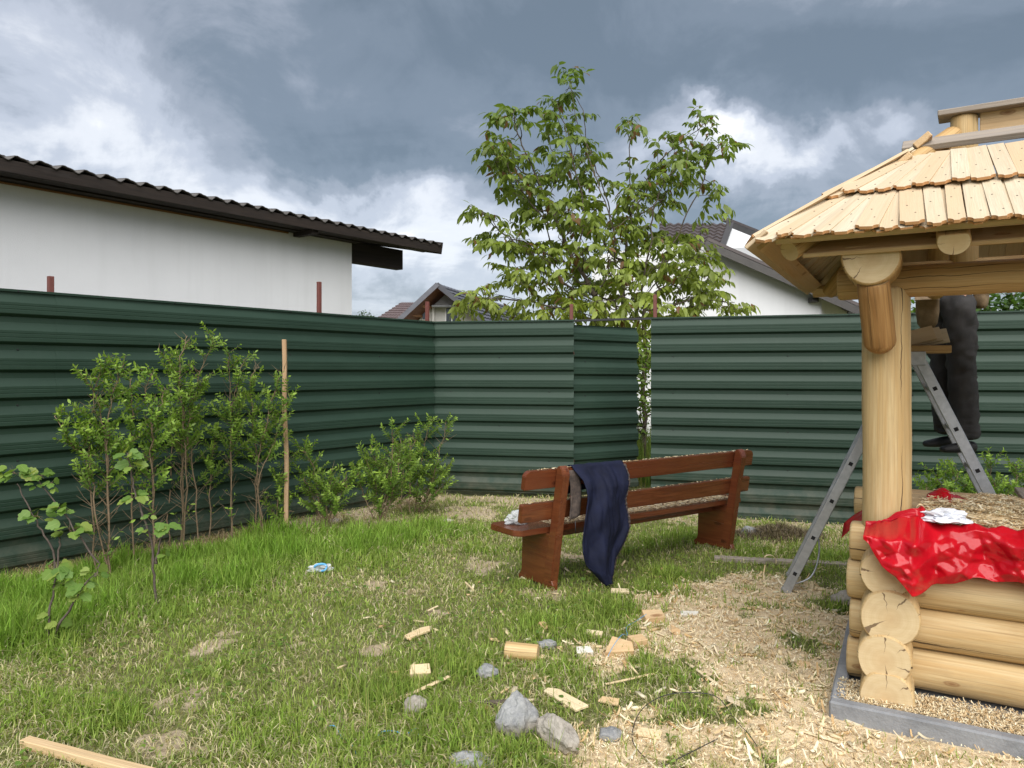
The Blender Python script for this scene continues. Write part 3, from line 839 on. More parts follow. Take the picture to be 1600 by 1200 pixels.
def far_house():
    root = thing('house', 'unfinished block house with steep grey roof and brown soffit, far behind', 'house', at(690, 630, 29))
    a = at
    A = a(683, 443, 28); Lf = a(614, 507, 28); Rt = a(726, 478, 28)
    Rt = A + (Rt - A) * 1.9
    back = Vector((2.9, 11.5, 0))
    def face(name, p, q, mat, under):
        n = (q - p).cross(back).normalized()
        if n.z < 0: n = -n
        o = tile_sheet(name, q, q + back, p, p + back, mat, root, 30, 9, 0.03, 0.05, 4)
        V = [p - n * .08, q - n * .08, q - n * .08 + back, p - n * .08 + back]
        V2 = [v - n * .05 for v in V]
        obj('soffit', mesh('soffit', V + V2, [(0, 1, 2, 3), (7, 6, 5, 4), (0, 4, 5, 1), (1, 5, 6, 2), (2, 6, 7, 3), (3, 7, 4, 0)], [under]), root)
        vb = Vector((0, -0.03, 0))
        poly_wall('verge_board', [p + n * .06 + vb, q + n * .06 + vb, q - n * .12 + vb, p - n * .12 + vb], (0, 0.05, 0), MT['roof_slate'], root)
    face('roof_slope', A, Lf, MT['roof_slate'], MT['brown_soffit'])
    face('roof_slope', A, Rt, MT['roof_slate'], MT['brown_soffit'])
    Yw = 29.2; s = Yw / 28.0
    off = Vector((0.3, 1.2, 0))
    ap = A + off - Vector((0, 0, 0.18)); l = A + (Lf - A) * 0.98 + off - Vector((0, 0, .18)); r = A + (Rt - A) * 0.8 + off - Vector((0, 0, .18))
    poly_wall('wall', [(l.x + .1, l.y, -0.3), (r.x, r.y, -0.3), r, ap, Vector((l.x + .1, l.y, l.z + .05))], (0.3, 1.2, 0), MT['block_white'], root)
    ya = ap.y - 0.02
    w = at(664, 492, ya)
    f = box('window', Matrix.Translation(w), 0.24, 0.12, 0.42, MT['frame_white'], root, 0.02); box('pane', Matrix.Translation(w - Vector((0, .05, 0))), 0.17, 0.06, 0.36, MT['glass'], f, 0.01)
    w = at(706, 492, ya)
    f = box('window', Matrix.Translation(w), 0.52, 0.12, 0.62, MT['frame_white'], root, 0.02)
    for dx in (-0.115, 0.125): box('pane', Matrix.Translation(w + Vector((dx, -.05, 0))), 0.19, 0.06, 0.52, MT['glass'], f, 0.01)
    w = at(705, 464, ya); box('vent_opening', Matrix.Translation(w), 0.14, 0.1, 0.1, MT['black_hole'], root, 0.005)
    w = at(695, 479, ya - 0.25); box('balcony_slab', Matrix.Translation(w), 0.95, 0.6, 0.07, MT['concrete'], root, 0.01)
    w = at(677, 492, ya - 0.12); box('column', Matrix.Translation(w), 0.10, 0.12, 0.75, MT['block_white'], root, 0.01)
    for (x, y) in ((660, 478), (643, 492)):
        w = at(x, y, 28.4); beam('purlin_end', w, w + Vector((0.35, 0.9, 0)), 0.1, 0.1, MT['soffit_wood'], root)
far_house()
def farther_house():
    root = thing('house', 'distant house showing only its reddish grey hip roof above the fence', 'house', at(620, 610, 36))
    p = [at(585, 500, 35), at(655, 500, 35), at(628, 472.5, 37), at(665, 472.5, 37)]
    tile_sheet('roof_slope', p[0], p[1], p[2], p[3], MT['roof_red'], root, 14, 8, 0.03, 0.05, 4)
    q = [at(585, 500, 35), at(640, 500, 44), at(628, 472.5, 37)]
    poly_wall('roof_slope', [q[0], q[1], q[2]], (0.05, 0, -0.15), MT['roof_red'], root)
    b0, b1 = at(592, 505, 35.6), at(668, 505, 35.6)
    poly_wall('wall', [(b0.x, b0.y, -.3), (b1.x, b1.y, -.3), (b1.x, b1.y, b1.z + .1), (b0.x, b0.y, b0.z + .1)], (0.2, 3, 0), MT['block_white'], root)
farther_house()

# ================================================================== the log shelter
GO = Vector((1.785, 3.60, 0)); GF = Vector((0.857, -0.515, 0)).normalized(); GS = Vector((0.462, 0.887, 0)).normalized()
def G(a, b, z): return GO + GF * a + GS * b + Vector((0, 0, z))
WID, DEP = 2.45, 1.22          # post to post
EO, EZ, SF = 0.56, 2.10, 0.60  # eave overhang, eave height, front slope
RB = DEP / 2 + 0.03            # ridge
UR = RB + EO; RZ = EZ + SF * UR
RA = 0.336                     # where the ridge starts
HIPK = (RA + EO) / UR
def log_mesh(name, L, r, r2=None, n=28, side='pine', end='end_grain', flat_top=None, lump=0.045, seed=0.0, round_end=0.0):
    r2 = r2 or r * 0.97; rows = max(6, int(L / 0.09)); V = []; Fc = []; fm = []
    ts = [i / rows for i in range(rows + 1)]
    prof = [(0.0, 0.93), (min(0.012 / L, .02), 1.0)] + [(t, 1.0) for t in ts[1:-1]] + [(1 - min(0.012 / L, .02), 1.0), (1.0, 0.93)]
    if round_end:
        prof = [(0.0, 0.93), (0.02, 1.0)] + [(t, 1.0) for t in ts[1:-1] if t < 1 - round_end / L] + [(1 - round_end / L * (1 - k), math.sqrt(max(0.05, 1 - k * k))) for k in (0.2, .45, .7, .88, .98)]
    for t, s in prof:
        rr = r + (r2 - r) * t
        for k in range(n):
            an = 2 * math.pi * k / n
            w = 1 + lump * (mnoise.noise(Vector((t * L * 1.5 + seed, math.cos(an) * 0.9, math.sin(an) * 0.9))) + 0.35 * mnoise.noise(Vector((t * L * 6 + seed, math.cos(an) * 2.2, math.sin(an) * 2.2))))
            y, z = math.cos(an) * rr * s * w, math.sin(an) * rr * s * w
            if flat_top is not None: z = min(z, flat_top)
            V.append((t * L, y, z))
    m = len(prof)
    for i in range(m - 1):
        for k in range(n):
            k2 = (k + 1) % n
            Fc.append((i * n + k, i * n + k2, (i + 1) * n + k2, (i + 1) * n + k)); fm.append(0)
    Fc.append(tuple(range(n - 1, -1, -1))); fm.append(1)
    Fc.append(tuple((m - 1) * n + k for k in range(n))); fm.append(1)
    me = mesh(name, V, Fc, [MT[side], MT[end]], fm)
    sm = [f == 0 for f in fm]; me.polygons.foreach_set('use_smooth', sm)
    return me
_ls = [0.0]
def log(name, p, q, r, parent, roll=0.0, **kw):
    _ls[0] += 7.3
    p, q = Vector(p), Vector(q)
    me = log_mesh(name, (q - p).length, r, seed=_ls[0], **kw)
    return obj(name, me, parent, frame(p, q - p) @ Matrix.Rotation(roll, 4, 'X'))

def shelter():
    root = thing('log_shelter', 'half built log shelter with wooden shingle roof on round posts', 'shelter', G(0, 0, 0))
    # ---- log walls
    for k, zc in enumerate((0.175, 0.362, 0.548, 0.725)):
        r = (0.105, 0.103, 0.104, 0.098)[k]
        log('wall_log', G(-0.165 + 0.012 * (k % 2), 0.0, zc), G(WID + 0.2, 0.0, zc), r, root, r2=r, flat_top=0.085, lump=0.06)
        log('wall_log', G(-0.2, DEP, zc), G(WID + 0.2, DEP, zc), r, root, flat_top=0.085, lump=0.03)
    for k, zc in enumerate((0.105, 0.262, 0.448, 0.640)):
        r = (0.112, 0.113, 0.124, 0.108)[k]
        for a in (0.005, WID):
            log('wall_log', G(a + (0.0, -0.01, 0.014, 0.0)[k], -0.30 + 0.012 * k, zc), G(a, DEP + 0.22, zc), r, root, flat_top=0.098 if k in (0,) else None, roll=0.0, lump=0.06, n=40)
    # ---- bench-high deck of boards on the walls
    nb = 7
    for i in range(nb):
        b = -0.03 + (DEP + 0.05) * (i + 0.5) / nb
        beam('deck_board', G(-0.06, b, 0.806), G(WID + 0.06, b, 0.806), (DEP + 0.05) / nb - 0.008, 0.026, MT['board'], root)
    # ---- posts, plates and braces
    for (a, b) in ((0, 0), (WID, 0), (0, DEP), (WID, DEP)):
        z0 = 0.80
        log('post', G(a, b, z0), G(a, b, 1.935 if b == 0 else 2.05), 0.108 if b == 0 else 0.095, root, n=40, lump=0.06, roll=1.1)
    log('plate_log', G(-0.21, -0.01, 1.965), G(WID + 0.3, -0.01, 1.965), 0.074, root, side='pine_beam', r2=0.078)
    log('plate_log', G(-0.26, DEP, 2.095), G(WID + 0.3, DEP, 2.095), 0.064, root, side='pine_beam')
    for a in (-0.055, WID + 0.05):
        log('cross_log', G(a, -0.36, 2.045), G(a, DEP + 0.36, 2.045), 0.122, root, side='pine_beam', flat_top=0.050, n=36)
    for a in (-0.05, WID):
        log('brace', G(a + 0.005, -0.285, 1.945), G(a + 0.03, -0.135, 1.63), 0.066, root, side='pine_brace', round_end=0.07, lump=0.10, r2=0.072)
    # ---- rafters and the ridge
    off = 0.10
    for (a0, b0, a1, sg) in ((-EO + .17, -EO + .15, RA, 1), (-EO + .17, DEP + EO - .15, RA, -1)):
        log('hip_rafter', G(a0, b0, EZ - 0.01), G(a1 - 0.03, RB - sg * 0.03, RZ - 0.03), 0.050, root, side='pine_beam')
    for i, a in enumerate((0.255, 0.95, 1.62, 2.25)):
        log('rafter', G(a, -EO + 0.10, EZ - 0.030), G(a + 0.02, RB - 0.03, RZ - 0.10), 0.062, root, side='pine_beam', flat_top=0.03)
        log('rafter', G(a, DEP + EO - 0.05, EZ - 0.040), G(a + 0.02, RB + 0.03, RZ - 0.10), 0.058, root, side='pine_beam', flat_top=0.03)
    for a in (RA + 0.02, WID - 0.3):
        log('king_post', G(a, RB, 2.0), G(a, RB, RZ + 0.065), 0.066, root, lump=0.02)
    log('tie_log', G(-0.1, RB, 2.08), G(WID, RB, 2.08), 0.055, root, side='pine_beam')
    # ridge plank and the bare battens over the unfinished part
    beam('ridge_plank', G(RA - 0.10, RB, RZ + 0.085), G(WID + 0.4, RB, RZ + 0.085), 0.16, 0.03, MT['grey_wood'], root, 0.004, warp=0.012)
    beam('ridge_plank', G(RA + 0.09, RB, RZ + 0.02), G(WID - 0.3, RB, RZ + 0.02), 0.035, 0.10, MT['board'], root, 0.003)
    def front(a, u, h=0.0): return G(a, -EO + u, EZ + SF * u + h)
    def back(a, u, h=0.0): return G(a, DEP + EO - u, EZ + SF * u + h)
    LS = (RZ - EZ) / (RA + EO)
    def left(t, u, h=0.0): return G(-EO + u, t, EZ + LS * u + h)
    nf = (front(1, 0) - front(0, 0)).cross(front(0, 1) - front(0, 0)).normalized()
    if nf.z < 0: nf = -nf
    nb_ = (back(1, 0) - back(0, 0)).cross(back(0, 1) - back(0, 0)).normalized()
    if nb_.z < 0: nb_ = -nb_
    nl = (left(1, 0) - left(0, 0)).cross(left(0, 1) - left(0, 0)).normalized()
    if nl.z < 0: nl = -nl
    def batten(fn, n, u, a0, a1, w, th, mat, lift=0.0):
        p, q = fn(a0, u) + n * (lift - th / 2), fn(a1, u) + n * (lift - th / 2)
        beam('batten', p, q, w, th, MT[mat], root, 0.003, up=n, warp=0.004)
    batten(front, nf, 0.115, -EO + .12, WID + .5, 0.10, 0.028, 'board', -0.006)
    batten(front, nf, 0.42, -EO + HIPK * .42, WID + .4, 0.10, 0.03, 'board')
    batten(front, nf, 0.76, -EO + HIPK * .76 - .02, WID + .3, 0.10, 0.03, 'board')
    batten(front, nf, 1.00, -EO + HIPK * 1.0 - .12, WID + .3, 0.12, 0.032, 'grey_wood', 0.03)
    batten(left, nl, 0.74, 0.36, 0.86, 0.09, 0.035, 'board', 0.05)
    batten(back, nb_, 0.035, -EO + .05, WID + .5, 0.10, 0.03, 'board')
    batten(back, nb_, 0.42, -EO + HIPK * .42, WID + .4, 0.10, 0.03, 'board')
    batten(left, nl, 0.06, -EO + .10, DEP + EO - .10, 0.09, 0.035, 'board')
    batten(left, nl, 0.045, -EO - .004, DEP + EO + .004, 0.115, 0.018, 'shingle', 0.006)
    batten(left, nl, 0.34, -EO + .40, DEP + EO - .40, 0.09, 0.03, 'board')
    batten(left, nl, 0.62, -EO + .75, DEP + EO - .75, 0.09, 0.03, 'board')
    log('hip_rafter', G(WID + EO - .06, -EO + .06, EZ - 0.045), G(WID - 0.3, RB - .03, RZ - 0.075), 0.055, root, side='pine_beam')
    # soffit plank between cross log and eave
    beam('soffit_plank', G(-0.33, -0.30, 2.118), G(WID, -0.30, 2.118), 0.20, 0.022, MT['board'], root, up=nf)
    # ---- shingles
    def shingle_mesh(w, L, th, k, nr=0.020):
        """lower end at x=0 with notched corners; local x runs up the slope"""
        pts = []
        h = w / 2
        for i in range(5):
            an = math.pi / 2 * i / 4
            pts.append((nr * 1.1 * (1 - math.sin(an)) + 0.0, -h + nr * (1 - math.cos(an))) if False else (nr * 1.15 * math.cos(an), -h + nr * math.sin(an)))
        for i in range(5):
            an = math.pi / 2 * (4 - i) / 4
            pts.append((nr * 1.15 * math.cos(an), h - nr * math.sin(an)))
        # subdivide along the length so that the board can cup a little
        pts += [(L * 0.5, h * 1.0), (L, h * 0.985), (L, -h * 0.985), (L * 0.5, -h)]
        bm = bmesh.new()
        cup = 0.004 * (k % 3 - 1)
        vs0 = [bm.verts.new((x, y, 0)) for x, y in pts]; vs1 = [bm.verts.new((x, y, th)) for x, y in pts]
        n = len(pts)
        # top and bottom: body quad strip kept as polygons
        fb = bm.faces.new(vs0[::-1]); ft = bm.faces.new(vs1)
        fb.material_index = 0; ft.material_index = 0
        for i in range(n):
            f = bm.faces.new((vs0[i], vs0[(i + 1) % n], vs1[(i + 1) % n], vs1[i]))
            f.material_index = 1 if i < 9 else 0
        for (nx_, ny_) in ((0.075 + .01 * k, -h * .3), (0.30 - .02 * k, h * .35), (0.42, -h * .2)):
            s_ = 0.0032
            f = bm.faces.new([bm.verts.new((nx_ + dx * s_, ny_ + dy * s_, th + 0.0008)) for dx, dy in ((-1, -1), (1, -1), (1, 1), (-1, 1))]); f.material_index = 2
        return bm_mesh('shingle', bm, [MT['shingle'], MT['shingle_end'], MT['black_hole']])
    variants = [(w, shingle_mesh(w, 0.56, 0.013, k)) for k, w in enumerate((0.060, 0.068, 0.074, 0.082, 0.090))]
    starter = [(w, shingle_mesh(w, 0.46, 0.009, k)) for k, w in enumerate((0.068, 0.076, 0.084))]
    plain = [(w, shingle_mesh(w, 0.56, 0.013, k, 0.004)) for k, w in enumerate((0.085, 0.10, 0.115))]
    rr = random.Random(4)
    def course(fn, n, u0, du, lift, a_lo, a_hi, var, fan, half=0.0, jitter=0.009):
        a = a_lo + half; i = 0
        while a < a_hi:
            w, me = rr.choice(var)
            ab = a + w / 2; j = rr.uniform(-jitter, jitter)
            k = fan(ab - a_lo)
            p = fn(ab, u0 + j) + n * (lift + 0.009 * (i % 2) + rr.uniform(0, 0.007))
            q = fn(ab + k * du, u0 + du) + n * (0.004 + 0.004 * (i % 2))
            M = frame(p, q - p, n) @ Matrix.Rotation(R(rr.uniform(-3.2, 3.2)), 4, 'X') @ Matrix.Rotation(R(rr.uniform(-1.0, 1.0)), 4, 'Z')
            obj('shingle', me, root, M)
            a += w + rr.uniform(0.003, 0.008); i += 1
    fanf = lambda s: HIPK * max(0.0, 1 - max(0, s) / 0.62)
    no = lambda s: 0.0
    fl = lambda s: 0.0
    course(front, nf, 0.012, 0.30, 0.006, -EO + 0.012, WID + 0.5, starter, fanf, 0.0)
    course(front, nf, 0.000, 0.48, 0.020, -EO - 0.005, WID + 0.5, variants, fanf, 0.03)
    course(front, nf, 0.385, 0.47, 0.030, -EO + HIPK * 0.385 - 0.02, WID + 0.45, variants, fanf, 0.0)
    course(back, nb_, 0.012, 0.46, 0.002, -EO + 0.05, WID + 0.5, starter, fanf)
    course(back, nb_, 0.40, 0.46, 0.012, -EO + HIPK * .4 + 0.05, WID + 0.5, starter, fanf)
    course(back, nb_, 0.0, 0.48, 0.012, -EO, WID + 0.5, variants, fanf)
    course(back, nb_, 0.385, 0.47, 0.026, -EO + HIPK * 0.385, WID + 0.45, variants, fanf)
    # left end: shingles between the two hips
    def left_course(u0, du, lift):
        t = -EO + u0 * 1.35; hi = DEP + EO - u0 * 1.35; i = 0; mid = RB
        while t < hi:
            w, me = rr.choice(plain); tb = t + w / 2
            s_ = (mid - tb) / (mid - (-EO + u0 * 1.35))
            k = (1.0 / HIPK) * s_ * 0.85 * (abs(s_) > .25)
            p = left(tb, u0) + nl * (lift + 0.004 * (i % 2)); q = left(tb + k * du, u0 + du) + nl * (0.004 + 0.003 * (i % 2))
            obj('shingle', me, root, frame(p, q - p, nl))
            t += w + 0.003; i += 1
    left_course(0.02, 0.42, 0.020); left_course(0.30, 0.42, 0.026)
    return root
m_ = NT('shingle_end'); MT['shingle_end'] = m_.set(m_.mix(m_.noise(m_.objvec(), 40, 3), (0.55, 0.30, 0.13), (0.42, 0.20, 0.075)), 0.8)
shelter_root = shelter()

def plinth():
    # concrete kerb around the floor
    root = thing('concrete_plinth', 'grey concrete plinth kerb under the log shelter', 'plinth', G(-0.22, -0.42, 0))
    def kerb(p, q, w, h):
        p, q = Vector(p), Vector(q)
        box('kerb', frame((p + q) / 2 + Vector((0, 0, h / 2 - 0.06)), q - p), (q - p).length, w, h + 0.12, MT['concrete'], root, 0.008, warp=0.006)
    kerb(G(-0.22, -0.39, 0), G(WID + 0.3, -0.39, 0), 0.06, 0.088)
    kerb(G(-0.19, -0.355, 0), G(-0.19, DEP + 0.3, 0), 0.06, 0.086)
    V = [G(-0.2, -0.37, 0.05), G(WID + .3, -0.37, 0.05), G(WID + .3, DEP + .3, 0.05), G(-.2, DEP + .3, 0.05)]
    V += [v - Vector((0, 0, .15)) for v in V]
    obj('slab', mesh('slab', V, [(0, 1, 2, 3), (7, 6, 5, 4), (0, 4, 5, 1), (1, 5, 6, 2), (2, 6, 7, 3), (3, 7, 4, 0)], [MT['concrete']]), root)
plinth()

# ================================================================== the bench
def bench():
    o = Vector((0.293, 5.32, 0)); ex = Vector((0.816, 0.578, 0)).normalized(); ey = Vector((-ex.y, ex.x, 0))
    o.z = GZ(o.x, o.y) - 0.005
    def B(x, y, z): return o + ex * x + ey * y + Vector((0, 0, z))
    root = thing('garden_bench', 'varnished red brown wooden bench seen from behind, strewn with sawdust', 'bench', o)
    L = 1.935; V = MT['varnish']
    lean = lambda z: 0.045 - 0.135 * (z - 0.05) / 0.82       # y of the back post axis at height z
    def board_outline(L, h, cut):
        return [(0, 0), (L, 0), (L, h - cut), (L - cut * .35, h - cut * .35), (L - cut, h), (cut, h), (cut * .35, h - cut * .35), (0, h - cut)]
    tilt = math.atan2(0.135, 0.82)
    def slat(name, z0, h, x0, x1, cut):
        y = lean(z0) + 0.052
        M = frame(B(x0, y, z0), ex) @ Matrix.Rotation(R(90) + tilt, 4, 'X')
        return prism(name, board_outline(x1 - x0, h, cut), 0.042, M, V, root, 0.004, 2)
    slat('backrest_slat', 0.735, 0.130, -0.285, L + 0.225, 0.035)
    slat('backrest_slat', 0.505, 0.128, -0.285, L + 0.225, 0.006)
    # seat board, rounded corners
    c = 0.045
    x0, x1, y0, y1 = -0.285, L + 0.225, 0.045, 0.415
    pts = [(x0 + c, y0), (x1 - c, y0), (x1, y0 + c), (x1, y1 - c), (x1 - c, y1), (x0 + c, y1), (x0, y1 - c), (x0, y0 + c)]
    prism('seat', pts, 0.042, frame(B(0, 0, 0.420), ex), V, root, 0.005, 2)
    for x in (0.0, L):
        # wide leg panel with shaped foot
        p2 = [(-0.02, 0.0), (0.085, 0.0), (0.11, 0.022), (0.27, 0.022), (0.295, 0.0), (0.395, 0.0), (0.395, 0.035), (0.365, 0.062), (0.355, 0.09), (0.345, 0.398), (lean(0.398) + 0.0, 0.398), (lean(0.09) + 0.0, 0.09), (-0.005, 0.07), (-0.02, 0.04)]
        M = Matrix((ey, Vector((0, 0, 1)), ex)).transposed().to_4x4(); M.translation = B(x, 0, 0)
        prism('leg', p2, 0.044, M, V, root, 0.003, 1)
        # back post, leaning, rounded top
        zt = 0.885
        p3 = [(lean(0.03) - 0.045, 0.03), (lean(0.03) + 0.045, 0.03), (lean(0.6) + 0.028, 0.6), (lean(zt) + 0.026, zt - 0.005), (lean(zt) - 0.005, zt + 0.004), (lean(zt) - 0.030, zt - 0.022), (lean(zt) - 0.042, zt - 0.06), (lean(0.6) - 0.045, 0.6)]
        M = Matrix((ey, Vector((0, 0, 1)), ex)).transposed().to_4x4(); M.translation = B(x + (0.008 if x == 0 else -0.008), 0, 0)
        prism('back_post', p3, 0.066, M, V, root, 0.005, 2)
    beam('stretcher', B(0.03, 0.2, 0.36), B(L - 0.03, 0.2, 0.36), 0.045, 0.07, V, root)
    return B, lean
BB, blean = bench()

def jacket():
    o = BB(0.38, 0, 0)
    root = thing('jacket', 'navy blue work jacket hung over the backrest of the bench', 'jacket', BB(0.38, -0.1, 0.05))
    nu, nv = 56, 90
    def left_x(s):   # along the bench, s = 0 at the top of the slat, 1 at the bottom hem
        return np.interp(s, [0, 0.1, 0.3, 0.45, 0.76, 0.90, 1.0], [0.120, 0.165, 0.165, 0.140, 0.130, 0.160, 0.250])
    def right_x(s):
        return np.interp(s, [0, 0.1, 0.3, 0.45, 0.55, 0.78, 1.0], [0.605, 0.600, 0.540, 0.555, 0.555, 0.475, 0.400])
    V = []; Fc = []
    ztop = 0.868; zb = 0.035
    rows = [('f', k / 12) for k in range(12, 0, -1)] + [('t', k / 6) for k in range(7)] + [('r', k / 70) for k in range(1, 71)]
    for kind, s in rows:
        for i in range(nu + 1):
            u = i / nu
            sr = s if kind == 'r' else 0.0
            xl, xr = float(left_x(sr)), float(right_x(sr))
            x = xl + (xr - xl) * u
            yt = blean(0.86) + 0.052
            fold = 0.0
            amp = min(1.0, 0.25 + sr * 1.6)
            fold += amp * 0.014 * math.sin(u * 13 + 2.6 * sr + 1.5 * math.sin(sr * 4)) * (0.6 + 0.4 * math.sin(u * 5 + 1))
            fold += amp * 0.060 * mnoise.noise(Vector((u * 3.6 + sr * 1.2, sr * 2.2, 3.0))) + amp * 0.030 * (abs(mnoise.noise(Vector((u * 5 - sr * 2, sr * 3.2, 8.0)))) - 0.2)
            fold += 0.007 * mnoise.noise(Vector((u * 14, sr * 9, 7.0)))
            if kind == 'f':
                z = ztop - 0.012 - s * (0.19 - 0.06 * u); y = yt + 0.034 + 0.01 * s + fold * 0.4
            elif kind == 't':
                an = math.pi * s
                y = yt + 0.034 * math.cos(an); z = ztop - 0.010 + 0.018 * math.sin(an) + 0.006 * mnoise.noise(Vector((u * 9, 1, 1)))
            else:
                z = ztop - 0.012 - s * (ztop - zb - 0.012) * (1.0 - 0.10 * max(0, 0.35 - u) / 0.35 * s - 0.06 * max(0, u - 0.8) / 0.2 * s)
                hang = 0.10 * (1 - math.exp(-s * 3.0))
                y = yt - 0.034 - 0.055 * min(1, s * 6) - hang * 0.5 - fold - 0.035 * math.sin(math.pi * u) * min(1, s * 3)
            p = BB(x, y, z); V.append(p)
    n = nu + 1
    for r in range(len(rows) - 1):
        for i in range(nu): Fc.append((r * n + i, r * n + i + 1, (r + 1) * n + i + 1, (r + 1) * n + i))
    b = obj('cloth', mesh('cloth', V, Fc, [MT['navy_cloth']], smooth=True), root)
    s = b.modifiers.new('thickness', 'SOLIDIFY'); s.thickness = 0.009; s.offset = 0
    # frayed lining: a flap on the left and a strip down the right edge
    V = []; Fc = []
    for j in range(16):
        s_ = j / 15
        for i in range(7):
            u = i / 6
            x = 0.082 + 0.012 * math.sin(s_ * 4) + 0.10 * u
            y = blean(0.80) + 0.052 - 0.021 - 0.008 - 0.022 * s_ - 0.012 * (0.5 + 0.5 * math.sin(u * 8 + s_ * 3)) * s_ - 0.010 * mnoise.noise(Vector((u * 4, s_ * 5, 2)))
            V.append(BB(x, y, 0.845 - 0.32 * s_ - 0.03 * (1 - u) * s_))
    for j in range(15):
        for i in range(6): Fc.append((j * 7 + i, j * 7 + i + 1, (j + 1) * 7 + i + 1, (j + 1) * 7 + i))
    b = obj('lining', mesh('lining', V, Fc, [MT['lining']], smooth=True), root); b['label'] = 'mottled brown lining flap'
    s = b.modifiers.new('thickness', 'SOLIDIFY'); s.thickness = 0.006
    V = []; Fc = []
    for j in range(61):
        s_ = j / 60
        for i in range(4):
            u = i / 3
            x = float(right_x(s_)) - 0.006 + 0.022 * u + 0.004 * mnoise.noise(Vector((s_ * 30, u, 4)))
            yt = blean(0.86) + 0.052
            y = yt - 0.034 - 0.052 * min(1, s_ * 6) - 0.05 * (1 - math.exp(-s_ * 3)) - min(1.0, 0.25 + s_ * 1.6) * (0.014 * math.sin(13 + 2.6 * s_ + 1.5 * math.sin(s_ * 4)) * (0.6 + 0.4 * math.sin(6)) + 0.060 * mnoise.noise(Vector((3.6 + s_ * 1.2, s_ * 2.2, 3.0))) + 0.030 * (abs(mnoise.noise(Vector((5 - s_ * 2, s_ * 3.2, 8.0)))) - 0.2)) - 0.004 * math.sin(s_ * 150) + 0.003 * u
            V.append(BB(x, y, ztop - 0.012 - s_ * (ztop - zb - 0.012) * (1 - 0.06 * s_)))
    for j in range(60):
        for i in range(3): Fc.append((j * 4 + i, j * 4 + i + 1, (j + 1) * 4 + i + 1, (j + 1) * 4 + i))
    b = obj('frayed_edge', mesh('frayed_edge', V, Fc, [MT['lining']]), root)
    s = b.modifiers.new('thickness', 'SOLIDIFY'); s.thickness = 0.005
    tube('drawstring', [BB(0.115, -0.10, 0.50), BB(0.112, -0.105, 0.45), BB(0.116, -0.10, 0.405)], 0.003, MT['wire'], root, 6)
jacket()

# ================================================================== the ladder and the man on it
LN0 = Vector((1.905, 5.27, 0)); LN1 = Vector((3.34, 4.625, 0)); LAP = Vector((2.62, 4.95, 1.655))
LD = (LN1 - LN0); LD.z = 0; LD.normalize(); LDP = Vector((-LD.y, LD.x, 0))     # away from the camera
def ladder():
    root = thing('step_ladder', 'aluminium A frame stepladder straddling behind the log post', 'ladder', LN0)
    W = 0.42; AL = MT['aluminium']
    rung_me = {}
    for leg, foot in (('front', LN0), ('rear', LN1)):
        f0 = Vector((foot.x, foot.y, GZ(foot.x, foot.y)))
        top = LAP + LD * (0.03 if leg == 'rear' else -0.03)
        d = (top - f0); Lg = d.length; dn = d.normalized()
        side = LDP
        for k, s in enumerate((0, W)):
            p = f0 + side * s; q = top + side * s
            st = beam('stile', p, q, 0.026, 0.066, AL, root, 0.004, up=dn.cross(side))
            box('foot_cap', frame(p + dn * 0.02, dn, dn.cross(side)), 0.03, 0.032, 0.072, MT['aluminium'], st, 0.004)
        # rungs: square tubes through both stiles, black end plugs painting the shade inside
        for j in range(6):
            t = 0.16 + j * 0.285
            if t > Lg - 0.1: break
            c = f0 + dn * t
            a = c - side * 0.016; b = c + side * (W + 0.016)
            V, Fc = [], []
            M = frame(a, b - a, dn.cross(side)); ln = (b - a).length
            for xx in (0, ln):
                for rr_ in (0.0165, 0.0125):
                    for sy, sz in ((-1, -1), (1, -1), (1, 1), (-1, 1)): V.append((xx, sy * rr_, sz * rr_))
            for i in range(4):
                i2 = (i + 1) % 4
                Fc += [(i, i2, 8 + i2, 8 + i), (4 + i2, 4 + i, 12 + i, 12 + i2), (i2, i, 4 + i, 4 + i2), (8 + i, 8 + i2, 12 + i2, 12 + i)]
            fm = [1 if k % 4 == 1 else 0 for k in range(len(Fc))]
            Fc += [(4, 5, 6, 7), (15, 14, 13, 12)]; fm += [1, 1]
            obj('rung', mesh('rung', V, Fc, [AL, MT['black_hole']], fm), root, M)
    # hinge plates and the spreader strap at the left foot
    for s in (0.0, W):
        c = LAP + LDP * (s - 0.02 if s == 0 else s + 0.02)
        box('hinge', frame(c + Vector((0, 0, -0.03)), LD), 0.16, 0.008, 0.09, MT['aluminium'], root, 0.003)
    a = LN0 + Vector((0.03, 0.0, 0.04))
    tube('strap', smooth_path([a + LDP * 0.03, a + LD * 0.14 + LDP * 0.06 + Vector((0, 0, 0.07)), a + LD * 0.19 + LDP * 0.10 + Vector((0, 0, 0.24)), a + LD * 0.17 + LDP * 0.12 + Vector((0, 0, 0.38))], 6), 0.007, MT['aluminium'], root, 6)
    # platform plank laid on the top
    return W
ladder()
